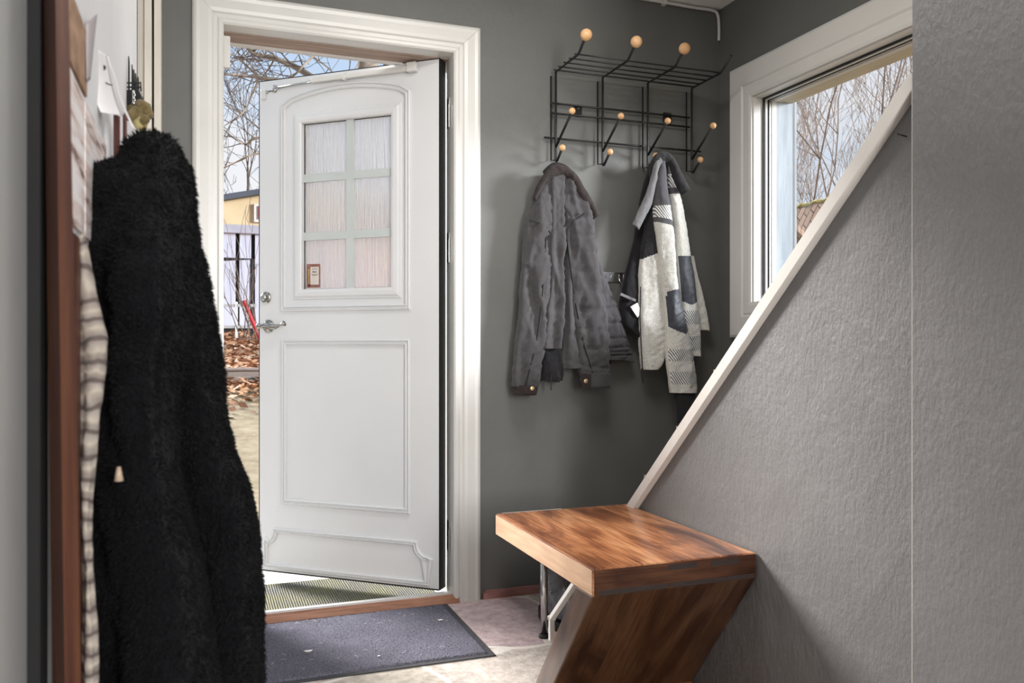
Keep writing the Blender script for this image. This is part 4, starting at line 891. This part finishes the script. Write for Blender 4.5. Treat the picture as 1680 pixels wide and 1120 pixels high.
def tree(label, base, height, r, seed, depth, mat, kids=3, minr=.003, group=None, spread=.55, lean=(0, 0, 1), name='bare_tree', nseg=7, shrink=.62, extra=None, up=.10):
    rnd = random.Random(seed); T_ = thing(name, label, 'tree', base, group)
    segs = []; grow(segs, Vector(base), Vector(lean), r, height, depth, rnd, spread, up, nseg, minr, kids, shrink)
    b1 = B(); b2 = B()
    for pts, rs, dpt in segs:
        (b1 if dpt == depth else b2).tube(pts, rs, 7 if dpt == depth else 4, False)
    b1.build('trunk', mat, T_, smooth=True); b2.build('branches', mat, T_, smooth=True)
    return T_
# the big tree whose limbs cross the open door: limbs reaching left from a trunk behind the leaf
rnd = random.Random(11); T1 = thing('bare_tree', 'large bare tree with thick tan limbs reaching across the top of the doorway', 'tree', (1.9, 7.9, .1))
tt = 7.6; tb = atT(592, 560, tt+.5); b = B(); b.tube(smoothpath([(tb.x+.3, tb.y, -.2), (tb.x+.2, tb.y, 1.2), atT(590, 330, tt+.4), atT(600, 150, tt+.3), atT(606, 60, tt+.3), atT(612, -120, tt+.2)], 4), [.17-.005*i for i in range(21)], 10); b.build('trunk', 'bark', T1, smooth=True)
limbs = [([(600, 190), (545, 150), (490, 113), (450, 96), (418, 88), (400, 72), (386, 58)], .035), ([(600, 170), (520, 140), (425, 127), (398, 124), (362, 121), (330, 118)], .020), ([(425, 127), (405, 108), (388, 94), (370, 84)], .012),
         ([(424, 132), (412, 158), (402, 180), (384, 196), (368, 206)], .012), ([(600, 300), (500, 235), (425, 226), (404, 236), (386, 228), (366, 212)], .017), ([(600, 320), (480, 262), (424, 252), (396, 262), (374, 272), (356, 282)], .014),
         ([(540, 60), (520, 85), (500, 105), (480, 125), (450, 140)], .016), ([(640, 120), (630, 95), (632, 70), (628, 30)], .03), ([(480, 60), (510, 90), (545, 118), (560, 150)], .012), ([(420, 60), (440, 84), (470, 104), (480, 130)], .010),
         ([(430, 215), (400, 190), (380, 178), (362, 170)], .008), ([(430, 100), (400, 96), (378, 102), (360, 108)], .009), ([(392, 60), (402, 92), (418, 116), (436, 140)], .009)]
b = B(); segs = []
for pts, r in limbs:
    W_ = smoothpath([atT(x, y, tt+.25*math.sin(i*1.3+r*100)) for i, (x, y) in enumerate(pts)], 5); n_ = len(W_); b.tube(W_, [max(.004, r*(1-.65*i/n_)) for i in range(n_)], 7, False)
    for k in range(3, n_, 2):
        d_ = (W_[k]-W_[k-1]).normalized(); ax = d_.orthogonal(); ax.rotate(Matrix.Rotation(rnd.uniform(0, 6.28), 3, d_))
        grow(segs, W_[k], d_*.6+ax+Vector((0, 0, .1)), max(.0045, r*.28), rnd.uniform(.25, .55), 2, rnd, .6, .02, 5, .0022, 1, .62)
b.build('limb', 'bark', T1, smooth=True); b = B()
for pts, rs, dpt in segs: b.tube(pts, rs, 4, False)
b.build('twigs', 'bark_dark', T1, smooth=True)
c = atT(398, 330, 27); tree('small fine-branched bare tree above the yellow roof', (c.x, c.y, 2.5), 4.2, .10, 5, 4, 'bark_dark', 3, .007, None, .6)
c = atT(372, 330, 29); tree('bushy bare tree left of the fine-branched one above the yellow roof', (c.x-1.2, c.y, 2.5), 3.9, .10, 8, 4, 'bark_dark', 3, .007, None, .7)
# shrub twigs by the fence
b = B(); rnd = random.Random(9); segs = []
for k in range(9):
    c = atT(395+k*4, 545, 11.5); grow(segs, Vector((c.x, c.y, 1.0)), Vector((rnd.uniform(-.5, .3), 0, 1)), .010, rnd.uniform(.7, 1.2), 1, rnd, .4, .1, 5, .004, 2)
for pts, rs, dpt in segs: b.tube(pts, rs, 4, False)
tag(b.build('shrub', 'birchbark'), 'thin leafless shrub in front of the plank fence', 'shrub')
# trees beyond the window
wt = [(1330, 9.5, 5.5, 21, 'bare birch tree nearest the left side of the window'), (1400, 10.5, 6.0, 22, 'bare birch with an upright trunk in the middle of the window'), (1450, 9.0, 6.0, 23, 'bare birch half hidden by the slanting board'), (1375, 14, 7.5, 24, 'taller bare tree standing behind the birches'), (1300, 13, 6.5, 25, 'bare tree close behind the left outer board of the window'), (1490, 12, 7.5, 26, 'bare tree reaching the top right corner of the window')]
for px, t_, h_, sd, lb in wt:
    c = atT(px, 560, t_); tree(lb, (c.x, c.y, -.3), h_*.9, .010+.0016*h_, sd, 4, 'birchbark', 5, .0020*t_/10, 'bare trees beyond the window', .6, (random.uniform(-.1, .1), 0, 1), 'bare_birch', 9, .52, up=.16)
# shed with mossy shingle roof
SH = thing('shed', 'shed with a mossy brown shingle roof seen low in the window', 'shed', (5, 6, -.25))
r0 = atT(1285, 345, 6.6); r1 = atT(1440, 306, 6.2)
e0 = r0+Vector((.1, -1.5, -1.25)); e1 = r1+Vector((.1, -1.5, -1.25))
b = B(); b.prism([r0, r1, e1, e0], (0, 0, -.05)); b.build('roof', 'shingle', SH)
k0 = r0+Vector((.1, 1.4, -1.2)); k1 = r1+Vector((.1, 1.4, -1.2)); b = B(); b.prism([r0, r1, k1, k0], (0, 0, -.05)); b.build('roof_back', 'shingle', SH)
b = B(); b.tube([r0.lerp(r1, i/20)+Vector((0, 0, .01*math.sin(i*2))) for i in range(21)], [.014+.006*math.sin(i*1.7) for i in range(21)], 8); b.build('ridge_moss', 'moss', SH, smooth=True)
b = B(); g0_ = e0+Vector((.15, .2, 0)); b.prism([(g0_.x, g0_.y, -.25), (e1.x-.1, e1.y+.2, -.25), (e1.x-.1, e1.y+.2, e1.z-.0), (g0_.x, g0_.y, g0_.z)], (0, 2.4, 0)); b.build('wall', 'timber', SH)
